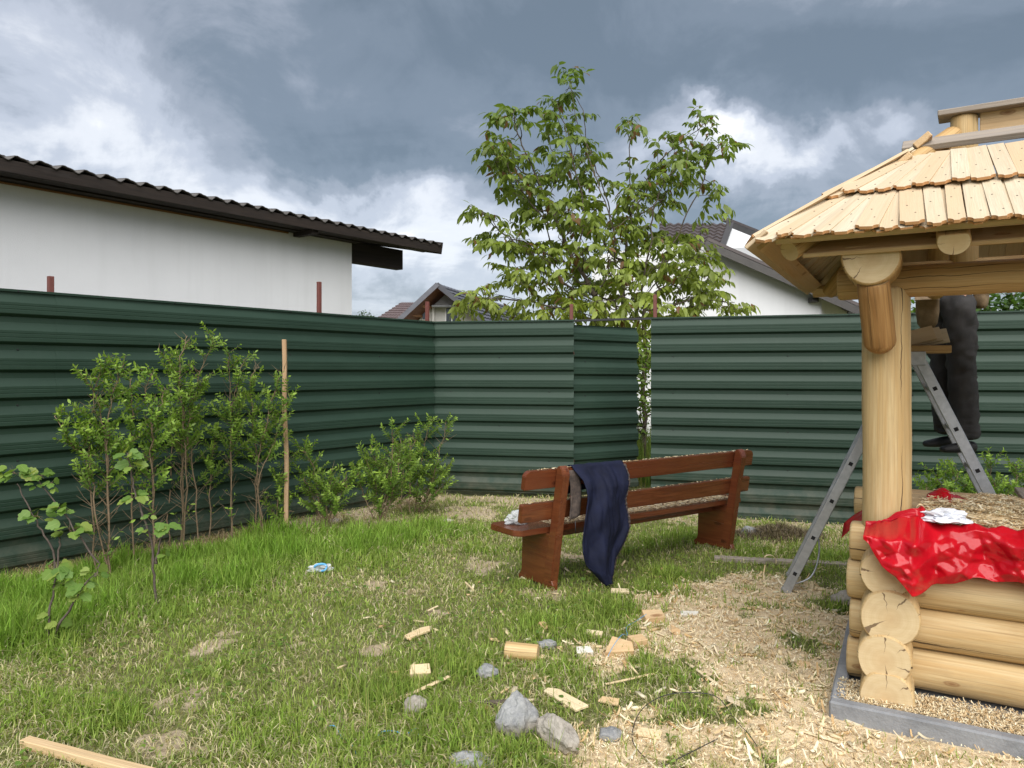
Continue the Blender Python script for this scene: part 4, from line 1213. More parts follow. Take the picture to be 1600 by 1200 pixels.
def ladder_load():
    c = LAP + LDP * 0.12 + LD * 0.03 + Vector((0, 0, 0.030))
    pl = box('plank', frame(c, LD), 0.40, 0.20, 0.05, MT['pine_beam'], None, 0.004)
    tag(pl, 'short pine plank laid across the top of the ladder', 'plank')
    rr = random.Random(9)
    lab = ('bottom', 'middle', 'top')
    up = (Vector((0, 0, 0.6)) - LDP * 1.0).normalized()          # leaning, faces towards the camera
    for k in range(3):
        cc = c + Vector((0, 0, 0.068)) + LDP * 0.02 + up * (0.014 * k) + LD * (0.03 - 0.02 * k)
        d = (LD * 1.0 + Vector((0, 0, 0.16 + 0.05 * k)) + LDP * 0.05).normalized()
        s = box('loose_shingle', frame(cc, d, up), 0.33 - .04 * k, 0.11, 0.011, MT['shingle'], None, 0.002)
        tag(s, f'pale loose shingle on the ladder plank, {lab[k]} of the leaning stack of three', 'shingle', 'shingles stacked on the ladder')
ladder_load()

def skin_mesh(name, pts, edges, root_i, mat, parent, sub=2, disp=0.0, dscale=0.1):
    me = bpy.data.meshes.new(name)
    me.from_pydata([p[0] for p in pts], edges, [])
    o = obj(name, me, parent)
    md = o.modifiers.new('skin', 'SKIN'); md.use_smooth_shade = True
    for i, p in enumerate(pts):
        sv = me.skin_vertices[0].data[i]
        r = p[1]; sv.radius = (r, r) if isinstance(r, (int, float)) else r
        sv.use_root = (i == root_i)
    sd = o.modifiers.new('sub', 'SUBSURF'); sd.levels = sub; sd.render_levels = sub
    if disp:
        tx = bpy.data.textures.new(name + '_wrinkle', 'CLOUDS'); tx.noise_scale = dscale; tx.noise_depth = 2
        s2 = o.modifiers.new('sub2', 'SUBSURF'); s2.levels = 1; s2.render_levels = 1
        dm = o.modifiers.new('wrinkle', 'DISPLACE'); dm.texture = tx; dm.strength = disp; dm.mid_level = 0.5; dm.texture_coords = 'GLOBAL'
        if 'trouser' in name:
            t2 = bpy.data.textures.new(name + '_folds', 'MARBLE'); t2.noise_scale = 0.10; t2.turbulence = 9.0; t2.marble_type = 'SHARP'
            d2 = o.modifiers.new('folds', 'DISPLACE'); d2.texture = t2; d2.strength = 0.022; d2.mid_level = 0.5; d2.texture_coords = 'GLOBAL'
    me.materials.append(mat)
    return o
def man():
    Y0 = 5.20
    P = lambda px, py, dy=0.0: at(px, py, Y0 + dy)
    foot = P(1497, 690)
    root = thing('person', 'person in dark grey work trousers and tool belt standing on the ladder', 'person', foot)
    # joints: two legs, hips, trunk, arms forward to the roof (towards the left and the camera), head
    aN, kN, hN = P(1510, 688, 0.0), P(1503, 588, 0.0), P(1500, 478, 0.02)
    aF, kF, hF = P(1482, 680, 0.20), P(1473, 588, 0.20), P(1478, 478, 0.18)
    pel = (hN + hF) / 2 + Vector((0, 0, 0.05))
    waist = pel + Vector((-0.01, 0, 0.16)); chest = waist + Vector((-0.05, -0.06, 0.26)); neck = chest + Vector((-0.05, -0.05, 0.20)); head = neck + Vector((-0.06, -0.05, 0.15))
    sN = chest + Vector((0.05, -0.17, 0.12)); sF = chest + Vector((-0.10, 0.17, 0.12))
    eN = sN + Vector((-0.20, -0.10, -0.17)); wN = eN + Vector((-0.20, -0.06, 0.10))
    eF = sF + Vector((-0.22, -0.06, -0.18)); wF = eF + Vector((-0.20, -0.10, 0.10))
    pts = [(pel, (0.10, 0.085)), (waist, (0.125, 0.09)), (chest, (0.145, 0.105)), (neck - Vector((0, 0, .03)), 0.052), (head - Vector((0, 0, .07)), 0.055), (head + Vector((-.01, 0, .02)), (0.078, 0.092)), (head + Vector((0, 0, .09)), (0.055, 0.065)),
           (sN, 0.055), (eN, 0.042), (wN, 0.03), (sF, 0.055), (eF, 0.042), (wF, 0.03),
           (hN, 0.07), (kN, 0.055), (aN, 0.04), (hF, 0.07), (kF, 0.058), (aF, 0.04)]
    ed = [(0, 1), (1, 2), (2, 3), (3, 4), (4, 5), (5, 6), (2, 7), (7, 8), (8, 9), (2, 10), (10, 11), (11, 12), (0, 13), (13, 14), (14, 15), (0, 16), (16, 17), (17, 18)]
    # hands: palm and five fingers on each wrist
    for (wi, w, e) in ((9, wN, eN), (12, wF, eF)):
        d = (w - e).normalized(); sd = d.cross(Vector((0, 0, 1))).normalized(); dn = Vector((0, 0, -1))
        palm = w + d * 0.07; pi = len(pts); pts.append((palm, (0.034, 0.016))); ed.append((wi, pi))
        for k, (off, ln) in enumerate(((-0.030, .062), (-0.010, .074), (0.010, .07), (0.030, .055))):
            a = palm + sd * off + d * 0.03; b = a + d * ln * 0.5 + dn * 0.008; c = b + d * ln * 0.35 + dn * 0.028
            i0 = len(pts); pts += [(a, 0.010), (b, 0.009), (c, 0.0075)]; ed += [(pi, i0), (i0, i0 + 1), (i0 + 1, i0 + 2)]
        a = palm - sd * 0.038 - d * 0.025; b = a - sd * 0.025 + d * 0.03; c = b + d * 0.03 + dn * 0.01
        i0 = len(pts); pts += [(a, 0.012), (b, 0.0105), (c, 0.009)]; ed += [(pi, i0), (i0, i0 + 1), (i0 + 1, i0 + 2)]
    skin_mesh('body', pts, ed, 0, MT['skin'], root, 2)
    # face and hair
    fwd = Vector((-0.85, -0.45, -0.25)).normalized(); sid = fwd.cross(Vector((0, 0, 1))).normalized()
    def blob(name, c, s, mat, par=root):
        bm = bmesh.new(); bmesh.ops.create_icosphere(bm, subdivisions=3, radius=1.0)
        for v in bm.verts: v.co = Vector((v.co.x * s[0], v.co.y * s[1], v.co.z * s[2])) * (1 + 0.08 * mnoise.noise(v.co * 2.3))
        return obj(name, bm_mesh(name, bm, [mat], True), par, frame(c, fwd))
    blob('hair', head + Vector((0.012, 0.008, 0.075)), (0.098, 0.083, 0.075), MT['hair'])
    blob('nose', head + fwd * 0.098, (0.016, 0.011, 0.02), MT['skin'])
    for s in (-1, 1):
        blob('eye', head + fwd * 0.083 + sid * 0.032 * s + Vector((0, 0, .02)), (0.008, 0.012, 0.008), MT['frame_white'])
        blob('ear', head + sid * 0.082 * s, (0.02, 0.008, 0.03), MT['skin'])
    blob('mouth', head + fwd * 0.088 - Vector((0, 0, .045)), (0.008, 0.022, 0.006), MT['shirt'])
    # shirt
    skin_mesh('shirt', [(waist - Vector((0, 0, .13)), (0.152, 0.13)), (waist + Vector((0, 0, .05)), (0.15, 0.115)), (chest, (0.17, 0.13)), (neck - Vector((0, 0, .07)), 0.075), (sN, 0.075), (eN, 0.06), (eN + (wN - eN) * .8, 0.045), (sF, 0.075), (eF, 0.06), (eF + (wF - eF) * .8, 0.045)],
              [(0, 1), (1, 2), (2, 3), (2, 4), (4, 5), (5, 6), (2, 7), (7, 8), (8, 9)], 0, MT['shirt'], root, 2, 0.02, 0.09)
    # trousers: wide legs bunched at the ankle
    def tl(h, k, a):
        return [(h, (0.118, 0.120)), (h.lerp(k, .45), (0.110, 0.108)), (k, (0.094, 0.092)), (k.lerp(a, .4), (0.095, 0.09)), (k.lerp(a, .72), (0.092, 0.09)), (k.lerp(a, .80), (0.082, 0.08)), (k.lerp(a, .90), (0.092, 0.09)), (a + Vector((0.0, 0, .012)), (0.083, 0.08))]
    tp = [(pel + Vector((0, 0, .10)), (0.145, 0.125)), (pel, (0.15, 0.125))] + tl(hN, kN, aN) + tl(hF, kF, aF)
    te = [(0, 1), (1, 2)] + [(i, i + 1) for i in range(2, 9)] + [(1, 10)] + [(i, i + 1) for i in range(10, 17)]
    skin_mesh('trousers', tp, te, 1, MT['trouser'], root, 2, 0.035, 0.10)
    # shoes, toes to the left
    for a, t in ((aN, P(1470, 697, 0.0)), (aF, P(1462, 700, 0.2))):
        d = Vector((t.x - a.x, t.y - a.y, 0)).normalized()
        b = a + Vector((0.02, 0, -0.045))
        skin_mesh('shoe', [(b - d * 0.05, (0.042, 0.042)), (b + d * 0.04, (0.046, 0.044)), (b + d * 0.13 - Vector((0, 0, .012)), (0.046, 0.032)), (b + d * 0.20 - Vector((0, 0, .018)), (0.036, 0.022))], [(0, 1), (1, 2), (2, 3)], 0, MT['shoe'], root, 2)
    # tool belt with two pouches
    bt = []
    c = pel + Vector((0, 0, .115))
    V = []; Fc = []
    for k in range(28):
        an = 2 * math.pi * k / 28
        for z in (-0.025, 0.025): V.append(c + Vector((math.cos(an) * 0.163, math.sin(an) * 0.158, z)))
    for k in range(28):
        k2 = (k + 1) % 28; Fc.append((2 * k, 2 * k2, 2 * k2 + 1, 2 * k + 1))
    b = obj('tool_belt', mesh('tool_belt', V, Fc, [MT['leather']], smooth=True), root)
    s = b.modifiers.new('thickness', 'SOLIDIFY'); s.thickness = 0.006; s.offset = 1
    def pouch(c, w, h, d, yaw):
        V = []; Fc = []; n = 16
        rows = [(0.0, 0.55, 0.5), (0.15, 0.85, 0.9), (0.5, 1.0, 1.05), (0.85, 1.0, 1.0), (1.0, 1.08, 1.15)]
        for z, sw, sd in rows:
            for k in range(n):
                an = 2 * math.pi * k / n
                x = math.copysign(abs(math.cos(an)) ** 0.6, math.cos(an)) * w / 2 * sw; y = math.copysign(abs(math.sin(an)) ** 0.7, math.sin(an)) * d / 2 * sd
                V.append(Vector((x, y, (z - 1) * h - (0.05 * h if (math.sin(an) < -0.3 and z == 1.0) else 0) * 3)))
        for r in range(len(rows) - 1):
            for k in range(n): k2 = (k + 1) % n; Fc.append((r * n + k, r * n + k2, (r + 1) * n + k2, (r + 1) * n + k))
        Fc.append(tuple(range(n - 1, -1, -1)))
        o = obj('tool_pouch', mesh('tool_pouch', V, Fc, [MT['leather']], smooth=True), root, Matrix.Translation(c) @ Matrix.Rotation(yaw, 4, 'Z'))
        s = o.modifiers.new('thickness', 'SOLIDIFY'); s.thickness = 0.005
    pouch(P(1449, 462, -0.02), 0.145, 0.225, 0.09, R(-35))
    pouch(P(1533, 448, 0.02), 0.12, 0.15, 0.08, R(40))
man()

# ================================================================== red plastic sheet on the deck and what lies on it
def ridged(x, y, s, seed): return 1 - np.abs(2 * fbm(x, y, s, seed, 3) - 1) * 2.2
def tri(x): return 2 * np.abs(x - np.floor(x + 0.5))
def facet(x, y, cell, seed):
    """random heights on a skewed lattice, joined by flat triangles: crisp folds like those of thin film"""
    x = np.asarray(x, float) / cell + 50; y = np.asarray(y, float) / cell + 50
    x, y = x + 0.35 * (vnoise(x, y, 0.6, seed) - .5), y + 0.35 * (vnoise(x, y, 0.6, seed + 1) - .5)
    s = (x + y) * 0.36602540378; u, v = x + s, y + s
    i, j = np.floor(u).astype(int), np.floor(v).astype(int); fu, fv = u - i, v - j
    g = lambda a, b: _perm[(a * 7 + seed * 31) % 256, (b * 13 + seed * 17) % 256] - 0.5
    lo = g(i, j) * (1 - np.maximum(fu, fv)) + g(i + 1, j + 1) * np.minimum(fu, fv)
    return lo + np.where(fu > fv, g(i + 1, j), g(i, j + 1)) * np.abs(fu - fv)
def creases(a, z):
    p1, p2 = 0.80 * a + 0.60 * z, -0.60 * a + 0.80 * z
    return 0.020 + 0.095 * facet(p1, p2 * 0.45, 0.115, 3) + 0.046 * facet(p1 * 0.55, p2, 0.062, 5) + 0.014 * facet(a * 1.0 + z * .3, z, 0.030, 9)
def tarp_top(a, b):
    a = np.asarray(a, float); b = np.asarray(b, float)
    z = 0.834 + 0.022 * facet(a, b, 0.07, 11) + 0.010 * facet(a, b, 0.03, 13)
    z = z + 0.030 * np.exp(-((b + 0.10) / 0.045) ** 2) * sstep(0.16, 0.3, a)
    z = z + 0.095 * np.exp(-((a - 0.145) / 0.035) ** 2) * np.exp(-((b + 0.05) / 0.11) ** 2)
    z = z + 0.05 * np.exp(-((a - 0.27) / 0.05) ** 2) * np.exp(-((b - 0.90) / 0.06) ** 2)
    return z
HEM_A = [-0.10, -0.06, -0.01, 0.05, 0.106, 0.20, 0.337, 0.52, 1.0, 1.6]
HEM_Z = [0.81, 0.785, 0.70, 0.64, 0.585, 0.605, 0.645, 0.650, 0.68, 0.70]
def tarp():
    root = thing('plastic_sheet', 'crumpled glossy red plastic sheet draped over the log wall, full of shavings', 'plastic sheet', G(0.3, 0.2, 0.82))
    na, n1, n2 = 170, 70, 56
    V = []; Fc = []
    A = np.concatenate([np.linspace(-0.085, 0.70, 170), np.linspace(0.70, 1.55, 61)[1:]])
    for a in A:
        b0 = -0.128 + 1.08 * float(sstep(0.128, 0.20, a))
        zb = float(np.interp(a, HEM_A, HEM_Z)) + 0.008 * math.sin(a * 40) + 0.012 * float(vnoise(a, 3, 9, 1) - .5)
        for j in range(n1):
            t = j / (n1 - 1); b = b0 + (-0.145 - b0) * t
            z = float(tarp_top(a, b))
            if a < 0.135:   # gathered against the post
                z = 0.835 + 0.09 * float(sstep(-0.09, 0.145, a)) * (1 - t * 0.35) + 0.02 * float(facet(a, t * .2, 0.04, 7))
            V.append(G(a, b, z))
        zt = V[-1].z
        bulge = 0.0
        for j in range(1, n2 + 1):
            t = j / n2; z = zt + (zb - zt) * t
            cr = float(creases(a, z)) - 0.012
            b = -0.155 - 0.03 * math.sin(min(1, t * 2.2) * math.pi / 2) - cr * min(1, t * 5)
            b -= 0.165 * float(1 - sstep(0.10, 0.21, a)) * float(sstep(0.0, 0.30, t))
            V.append(G(a, b, z))
    m = n1 + n2
    for i in range(len(A) - 1):
        for k in range(m - 1): Fc.append((i * m + k, (i + 1) * m + k, (i + 1) * m + k + 1, i * m + k + 1))
    o = obj('sheet', mesh('sheet', V, Fc, [MT['tarp_red']], smooth=True), root)
    s = o.modifiers.new('thickness', 'SOLIDIFY'); s.thickness = 0.0012
    # the corner that hangs out over the left wall
    V = []; Fc = []; n = 14
    for i in range(n + 1):
        for j in range(n + 1):
            u, v = i / n, j / n
            a = 0.10 - 0.33 * u; b = 0.36 + 0.26 * v + 0.06 * u
            z = 0.835 - 0.02 * u - 0.13 * max(0, u - 0.45) ** 1.1 * (1.5 - v * 0.4) / 0.55 + 0.012 * mnoise.noise(Vector((u * 4, v * 4, 3)))
            if u > 0.8: b += (u - 0.8) * 0.3 * (0.5 - v)
            V.append(G(a, b, z))
    for i in range(n):
        for j in range(n): Fc.append((i * (n + 1) + j, (i + 1) * (n + 1) + j, (i + 1) * (n + 1) + j + 1, i * (n + 1) + j + 1))
    o = obj('sheet_corner', mesh('sheet_corner', V, Fc, [MT['tarp_red']], smooth=True), root)
    s = o.modifiers.new('thickness', 'SOLIDIFY'); s.thickness = 0.0012
tarp()

def flakes(name, P, L, W, yaw, pitch, curl, C, parent=None):
    """curled shavings: five cross lines each, one mesh"""
    n = len(P); k = 4
    t = np.linspace(-0.5, 0.5, k + 1)
    V = np.zeros((n, (k + 1) * 2, 3), np.float32)
    cy, sy = np.cos(yaw), np.sin(yaw); cp, sp = np.cos(pitch), np.sin(pitch)
    for i, tt in enumerate(t):
        x = L * tt; z = curl * L * (4 * tt * tt) * 0.5 + x * sp; x = x * cp
        for s, sg in enumerate((-1, 1)):
            y = sg * W * 0.5 * (1.0 - 0.55 * np.abs(tt) * 2 * 0.6)
            V[:, i * 2 + s, 0] = P[:, 0] + x * cy - y * sy
            V[:, i * 2 + s, 1] = P[:, 1] + x * sy + y * cy
            V[:, i * 2 + s, 2] = P[:, 2] + z + sg * W * 0.12
    base = (np.arange(n) * (k + 1) * 2)[:, None]
    Fq = np.concatenate([base + np.array([[2 * i, 2 * i + 1, 2 * i + 3, 2 * i + 2]]) for i in range(k)], 0)
    Cc = np.repeat(C[:, None, :], (k + 1) * 2, 1).reshape(-1, 3)
    return obj(name, np_mesh(name, V.reshape(-1, 3), [Fq], [MT['shaving']], Cc), parent)
def shaving_cols(n):
    pal = np.array([(0.66, 0.54, 0.34), (0.72, 0.62, 0.43), (0.58, 0.43, 0.24), (0.75, 0.68, 0.51), (0.49, 0.33, 0.16)])
    c = pal[rng.choice(5, n, p=[.3, .25, .2, .15, .1])]
    return np.minimum(c * rng.uniform(0.85, 1.2, (n, 1)), 0.82)
def deck_shavings():
    n = 26000
    a = rng.uniform(0.16, 1.5, n); b = rng.uniform(-0.09, 0.92, n)
    pile = fbm(a, b, 3.2, 14, 3) + 0.22 * np.exp(-((a - 0.75) / 0.35) ** 2 - ((b - 0.45) / 0.4) ** 2) - 0.22 * np.exp(-((a - 0.22) / 0.10) ** 2 - ((b - 0.10) / 0.25) ** 2) - 0.25 * np.exp(-((a - 0.32) / 0.12) ** 2 - ((b - 0.62) / 0.16) ** 2)
    keep = rng.random(n) < np.clip((pile - 0.40) * 5.5, 0.03, 1)
    a, b, pile = a[keep], b[keep], pile[keep]; n = len(a)
    P = np.stack([GO.x + GF.x * a + GS.x * b, GO.y + GF.y * a + GS.y * b, tarp_top(a, b) + 0.004 + rng.random(n) * np.clip((pile - 0.42) * 0.26, 0.003, 0.055)], -1)
    L = rng.uniform(0.012, 0.045, n)
    o = flakes('wood_shavings', P, L, rng.uniform(0.004, 0.009, n), rng.uniform(0, 6.28, n), rng.normal(0, 0.10, n), rng.uniform(0, 0.3, n), shaving_cols(n) * 1.08)
    stuff(o); tag(o, 'heap of pale shavings and sawdust lying on the red plastic sheet', 'shavings')
    # a few long ribbons
    for k, (a0, b0, ln, yw) in enumerate(((0.19, 0.02, 0.16, 0.4), (0.23, 0.06, 0.12, 1.2), (0.17, -0.04, 0.10, -0.4), (0.26, 0.0, 0.14, 2.2), (0.40, 0.75, 0.2, 0.2), (0.45, 0.3, 0.18, -0.3), (0.60, 0.25, 0.16, 0.8))):
        pts = []
        for i in range(13):
            t = i / 12; an = yw + 0.9 * math.sin(t * 3 + k)
            aa = a0 + (t - .5) * ln * math.cos(an); bb = b0 + (t - .5) * ln * math.sin(an)
            pts.append(G(aa, bb, float(tarp_top(aa, bb)) + 0.008 + 0.022 * math.sin(t * math.pi) * (k % 2)))
        V = []; 
        for p in pts: V += [p + Vector((0.004, 0.004, 0.004)), p - Vector((0.006, 0.006, 0.002))]
        Fc = [(2 * i, 2 * i + 1, 2 * i + 3, 2 * i + 2) for i in range(12)]
        r_ = obj('wood_ribbon', mesh('wood_ribbon', V, Fc, [MT['fresh_cut']], smooth=True))
        s = r_.modifiers.new('thickness', 'SOLIDIFY'); s.thickness = 0.002
        tag(r_, ('pale wood curl on the red sheet, nearest the post', 'pale wood curl in the fold of red sheet right of the post', 'short wood curl on the red sheet left of the white bag', 'wood curl on the red sheet touching the back of the white bag', 'long wood curl at the back edge of the red sheet', 'wood curl among the shavings left of the tan offcut', 'wood curl among the shavings right of the tan offcut')[k], 'wood ribbon', 'curls of wood on the red sheet')
    c = G(0.42, 0.13, 0.0); c.z = float(tarp_top(0.42, 0.13)) + 0.030
    s = prism('shingle_offcut', [(-.09, -.05), (.03, -.062), (.10, -.03), (.085, .03), (-.02, .05), (-.1, .02)], 0.008, frame(c, GF + GS * 0.5, (0.1, -0.05, 1)), MT['fresh_cut'], None, 0.001)
    tag(s, 'rounded tan offcut lying flat among shavings on the red sheet', 'offcut')
    c = G(0.235, 0.02, 0.872)
    s = prism('shingle_offcut', [(-.05, -.022), (.04, -.03), (.055, .0), (.02, .03), (-.04, .025)], 0.008, frame(c, GF - GS * 0.2, (-0.1, -0.2, 1)), MT['shingle'], None, 0.001)
    tag(s, 'small pinkish oval offcut just behind the white bag on the red sheet', 'offcut')
deck_shavings()
def crumple(name, c, size, mat, seed, sub=4, amp=0.45, rot=0.0, flat=None):
    bm = bmesh.new(); bmesh.ops.create_icosphere(bm, subdivisions=sub, radius=1.0)
    for v in bm.verts:
        d = v.co.normalized()
        n1 = mnoise.noise(d * 1.6 + Vector((seed, 0, 0))); n2 = abs(mnoise.noise(d * 3.4 + Vector((seed, 4, 0)))); n3 = abs(mnoise.noise(d * 8 + Vector((seed, 8, 0))))
        k = 1 + amp * n1 - amp * 0.9 * n2 - amp * 0.5 * n3
        v.co = Vector((d.x * size[0] * k, d.y * size[1] * k, d.z * size[2] * k))
        if flat is not None: v.co.z = max(v.co.z, flat)
    return obj(name, bm_mesh(name, bm, [mat], False), None, Matrix.Translation(Vector(c)) @ Matrix.Rotation(rot, 4, 'Z'))
o = crumple('crumpled_cloth', G(0.225, -0.105, 0.892), (0.125, 0.062, 0.036), MT['white_cloth'], 3.0, 4, 0.55, R(-22), -0.02)
tag(o, 'crumpled white plastic bag on the front edge of the red sheet', 'bag')
p, q = Vector((2.86, 4.32, 0.868)), Vector((2.29, 3.26, 0.868))
d = (q - p).normalized(); sd = Vector((-d.y, d.x, 0)); sd = sd if sd.x > 0 else -sd
o = beam('weathered_board', p + sd * 0.15, q + sd * 0.15, 0.28, 0.028, MT['grey_wood'], None, 0.003, warp=0.006)
tag(o, 'wide weathered grey board laid across the right end of the deck', 'board')

# ================================================================== offcuts, stones and litter on the ground
def lying(name, label, cat, a, b, w, h, mat, lift=0.006, group=None, warp=0.004, tilt=0.0, thing_parent=None):
    p, q = gp(*a), gp(*b)
    for v in (p, q): v.z = GZ(v.x, v.y) + h / 2 + lift
    q.z += tilt
    o = beam(name, p, q, w, h, MT[mat], None, min(0.003, h * 0.3), warp=warp)
    return tag(o, label, cat, group)
lying('batten', 'fresh yellow batten lying in the grass at the bottom left corner', 'batten', (38, 1172), (250, 1225), 0.045, 0.036, 'board', 0.012)
lying('wood_strip', 'thin white strip propped on the round stone in the grass', 'wood strip', (607, 1104), (702, 1068), 0.022, 0.008, 'fresh_cut', 0.02, tilt=0.015)
lying('wood_strip', 'long thin chip running right from the short log offcut', 'wood strip', (842, 1031), (942, 1047), 0.026, 0.008, 'fresh_cut', 0.012)
lying('wood_strip', 'straight white strip lying at the left edge of the sawdust', 'wood strip', (946, 1081), (1022, 1064), 0.014, 0.007, 'fresh_cut', 0.02)
lying('wood_strip', 'slanting pale strip with pointed end in the middle of the sawdust', 'wood strip', (1072, 1044), (1136, 1090), 0.018, 0.007, 'fresh_cut', 0.014)
lying('wood_strip', 'bent thin sliver at the top of the sawdust edge', 'wood strip', (1026, 996), (1076, 1016), 0.012, 0.006, 'fresh_cut', 0.014)
lying('wood_strip', 'short tan splinter next to the pinkish chip in the sawdust', 'wood strip', (1082, 1001), (1113, 1026), 0.018, 0.006, 'fresh_cut', 0.012)
lying('wood_strip', 'short white splinter in the grass left of the bench foot', 'wood strip', (727, 912), (740, 926), 0.014, 0.006, 'fresh_cut', 0.016)
lying('wood_strip', 'tiny white splinter in the short grass below the bench, left', 'wood strip', (668, 963), (684, 955), 0.014, 0.006, 'fresh_cut', 0.016)
lying('wood_strip', 'long curved shaving strip near the plinth at the bottom', 'wood strip', (1228, 1142), (1310, 1166), 0.022, 0.006, 'fresh_cut', 0.008, warp=0.03)
lying('wood_strip', 'slim sliver pointing at the plinth corner in the sawdust', 'wood strip', (1210, 1084), (1290, 1083), 0.010, 0.005, 'fresh_cut', 0.01, warp=0.02)
lying('wood_strip', 'thin stake tip lying by the ladder foot', 'wood strip', (1238, 940), (1252, 925), 0.012, 0.007, 'fresh_cut', 0.012)
lying('weathered_plank', 'weathered grey plank half sunk in the grass beyond the ladder foot', 'plank', (1116, 873), (1345, 888), 0.085, 0.035, 'grey_wood', -0.006)
lying('bark_stick', 'dark bark covered stick with reddish cut end behind the grey rock', 'stick', (700, 1104), (800, 1107), 0.030, 0.030, 'bark', 0.006, warp=0.02)
def slab_piece(name, label, cat, px, py, pts, th, mat, yaw, tiltv=(0, 0, 1), lift=0.0, group=None):
    c = gp(px, py); c.z = GZ(c.x, c.y) + th / 2 + lift
    d = Vector((math.cos(R(yaw)), math.sin(R(yaw)), 0))
    o = prism(name, pts, th, frame(c, d, tiltv), MT[mat], None, min(0.0025, th * .25))
    return tag(o, label, cat, group)
slab_piece('board_offcut', 'pale board offcut with slanted end left of the log offcut', 'offcut', 652, 998, [(-.105, -.032), (.07, -.034), (.115, .018), (.05, .034), (-.09, .012)], 0.014, 'fresh_cut', 50, (-.1, -.2, 1), 0.02)
slab_piece('board_offcut', 'long pale board offcut right of the grey rock', 'offcut', 882, 1105, [(-.125, -.02), (.11, -.034), (.13, .03), (-.08, .036), (-.13, .012)], 0.014, 'fresh_cut', -52, (-.05, -.25, 1), 0.022)
slab_piece('wood_block', 'yellow split wood wedge above the round stone', 'wood block', 655, 1060, [(-.055, -.03), (.05, -.038), (.058, .03), (-.04, .038)], 0.045, 'fresh_cut', 20, (-.2, -.45, 1), 0.015)
slab_piece('wood_block', 'squared pine block at the upper end of the sawdust', 'wood block', 1020, 972, [(-.07, -.045), (.06, -.05), (.072, .035), (-.055, .05)], 0.055, 'board', 15, (-.1, -.3, 1), 0.005)
slab_piece('wood_block', 'brown triangular wood block at the left edge of the sawdust', 'wood block', 964, 1028, [(-.085, -.055), (.075, -.06), (.085, .01), (-.01, .065)], 0.06, 'board', 10, (.1, -.35, 1), 0.005)
slab_piece('wood_block', 'small cube of pine beside the brown triangular block', 'wood block', 996, 1015, [(-.045, -.035), (.045, -.035), (.045, .035), (-.045, .035)], 0.05, 'board', 25, (0, -.2, 1), 0.004)
slab_piece('wood_block', 'whitish split chunk touching the long chip by the log offcut', 'wood block', 912, 1030, [(-.045, -.03), (.05, -.025), (.04, .035), (-.035, .03)], 0.035, 'clip_white', 5, (.15, -.2, 1), 0.004)
slab_piece('wood_block', 'tan block on the grass just right of the jacket hem', 'wood block', 946, 905, [(-.05, -.035), (.055, -.03), (.05, .035), (-.05, .04)], 0.035, 'board', 5, (0, -.2, 1), 0.003)
slab_piece('wood_block', 'flat tan chip on the grass below the jacket', 'wood block', 969, 929, [(-.065, -.025), (.06, -.03), (.06, .028), (-.06, .03)], 0.018, 'fresh_cut', -4, (0, -.1, 1), 0.014)
slab_piece('wood_block', 'rough orange chip in the grass between log offcut and bench', 'wood block', 849, 990, [(-.035, -.025), (.03, -.03), (.035, .02), (-.01, .035)], 0.028, 'board', 60, (.3, -.5, 1), 0.012)
slab_piece('wood_block', 'light splintered chip in the grass above the whitish chunk', 'wood block', 927, 999, [(-.055, -.02), (.05, -.025), (.055, .02), (-.04, .03)], 0.022, 'fresh_cut', -10, (0, -.2, 1), 0.012)
slab_piece('wood_chip', 'pinkish curved chip standing out of the sawdust', 'wood chip', 1127, 1022, [(-.03, -.03), (.035, -.04), (.03, .03), (-.025, .045)], 0.008, 'shingle', 100, (.2, -.7, 1), 0.014)
slab_piece('wood_chip', 'brown diamond shaped chip at the top of the sawdust', 'wood chip', 1056, 994, [(-.035, -.0), (.0, -.045), (.035, .0), (.0, .05)], 0.01, 'board', 30, (.1, -.7, 1), 0.014)
slab_piece('wood_chip', 'white bark chip in the sawdust right of the squared block', 'wood chip', 1077, 962, [(-.06, -.02), (.05, -.02), (.065, .015), (-.05, .025)], 0.018, 'clip_white', 6, (0, -.3, 1), 0.008)
slab_piece('wood_chip', 'oval cream chip in the sawdust near the ladder foot', 'wood chip', 1144, 917, [(-.055, -.0), (-.03, -.025), (.04, -.025), (.06, .0), (.03, .022), (-.03, .022)], 0.014, 'fresh_cut', 0, (0, -.15, 1), 0.006)
slab_piece('wood_chip', 'cream scalloped chip leaning by the front edge of the plinth', 'wood chip', 1338, 1133, [(-.045, -.02), (.03, -.025), (.045, .0), (.0, .025), (-.04, .02)], 0.008, 'shingle', -5, (0, -.4, 1), 0.012)
slab_piece('wood_chip', 'tan flake at the bottom of the sawdust near the wire', 'wood chip', 1150, 1108, [(-.03, -.045), (.03, -.04), (.025, .045), (-.02, .04)], 0.007, 'shingle', 75, (.2, -.4, 1), 0.012)
slab_piece('wood_chip', 'orange brown flake lying left inside the wire loop', 'wood chip', 952, 1106, [(-.05, -.02), (.05, -.025), (.04, .025), (-.04, .02)], 0.008, 'board', -25, (.1, -.3, 1), 0.014)
slab_piece('wood_chip', 'pale flake under the left side of the wire loop', 'wood chip', 1012, 1160, [(-.055, -.02), (.05, -.03), (.06, .02), (-.04, .03)], 0.009, 'fresh_cut', -12, (.1, -.3, 1), 0.014)
slab_piece('wood_chip', 'light chip lying in the sawdust half way to the plinth', 'wood chip', 1192, 1098, [(-.02, -.03), (.02, -.03), (.018, .03), (-.02, .03)], 0.006, 'fresh_cut', 80, (0, -.3, 1), 0.012)
slab_piece('wood_chip', 'brown bark chip in the sawdust left of the log wall', 'wood chip', 1255, 1042, [(-.035, -.02), (.04, -.02), (.035, .02), (-.03, .022)], 0.012, 'board', -20, (0, -.3, 1), 0.008)
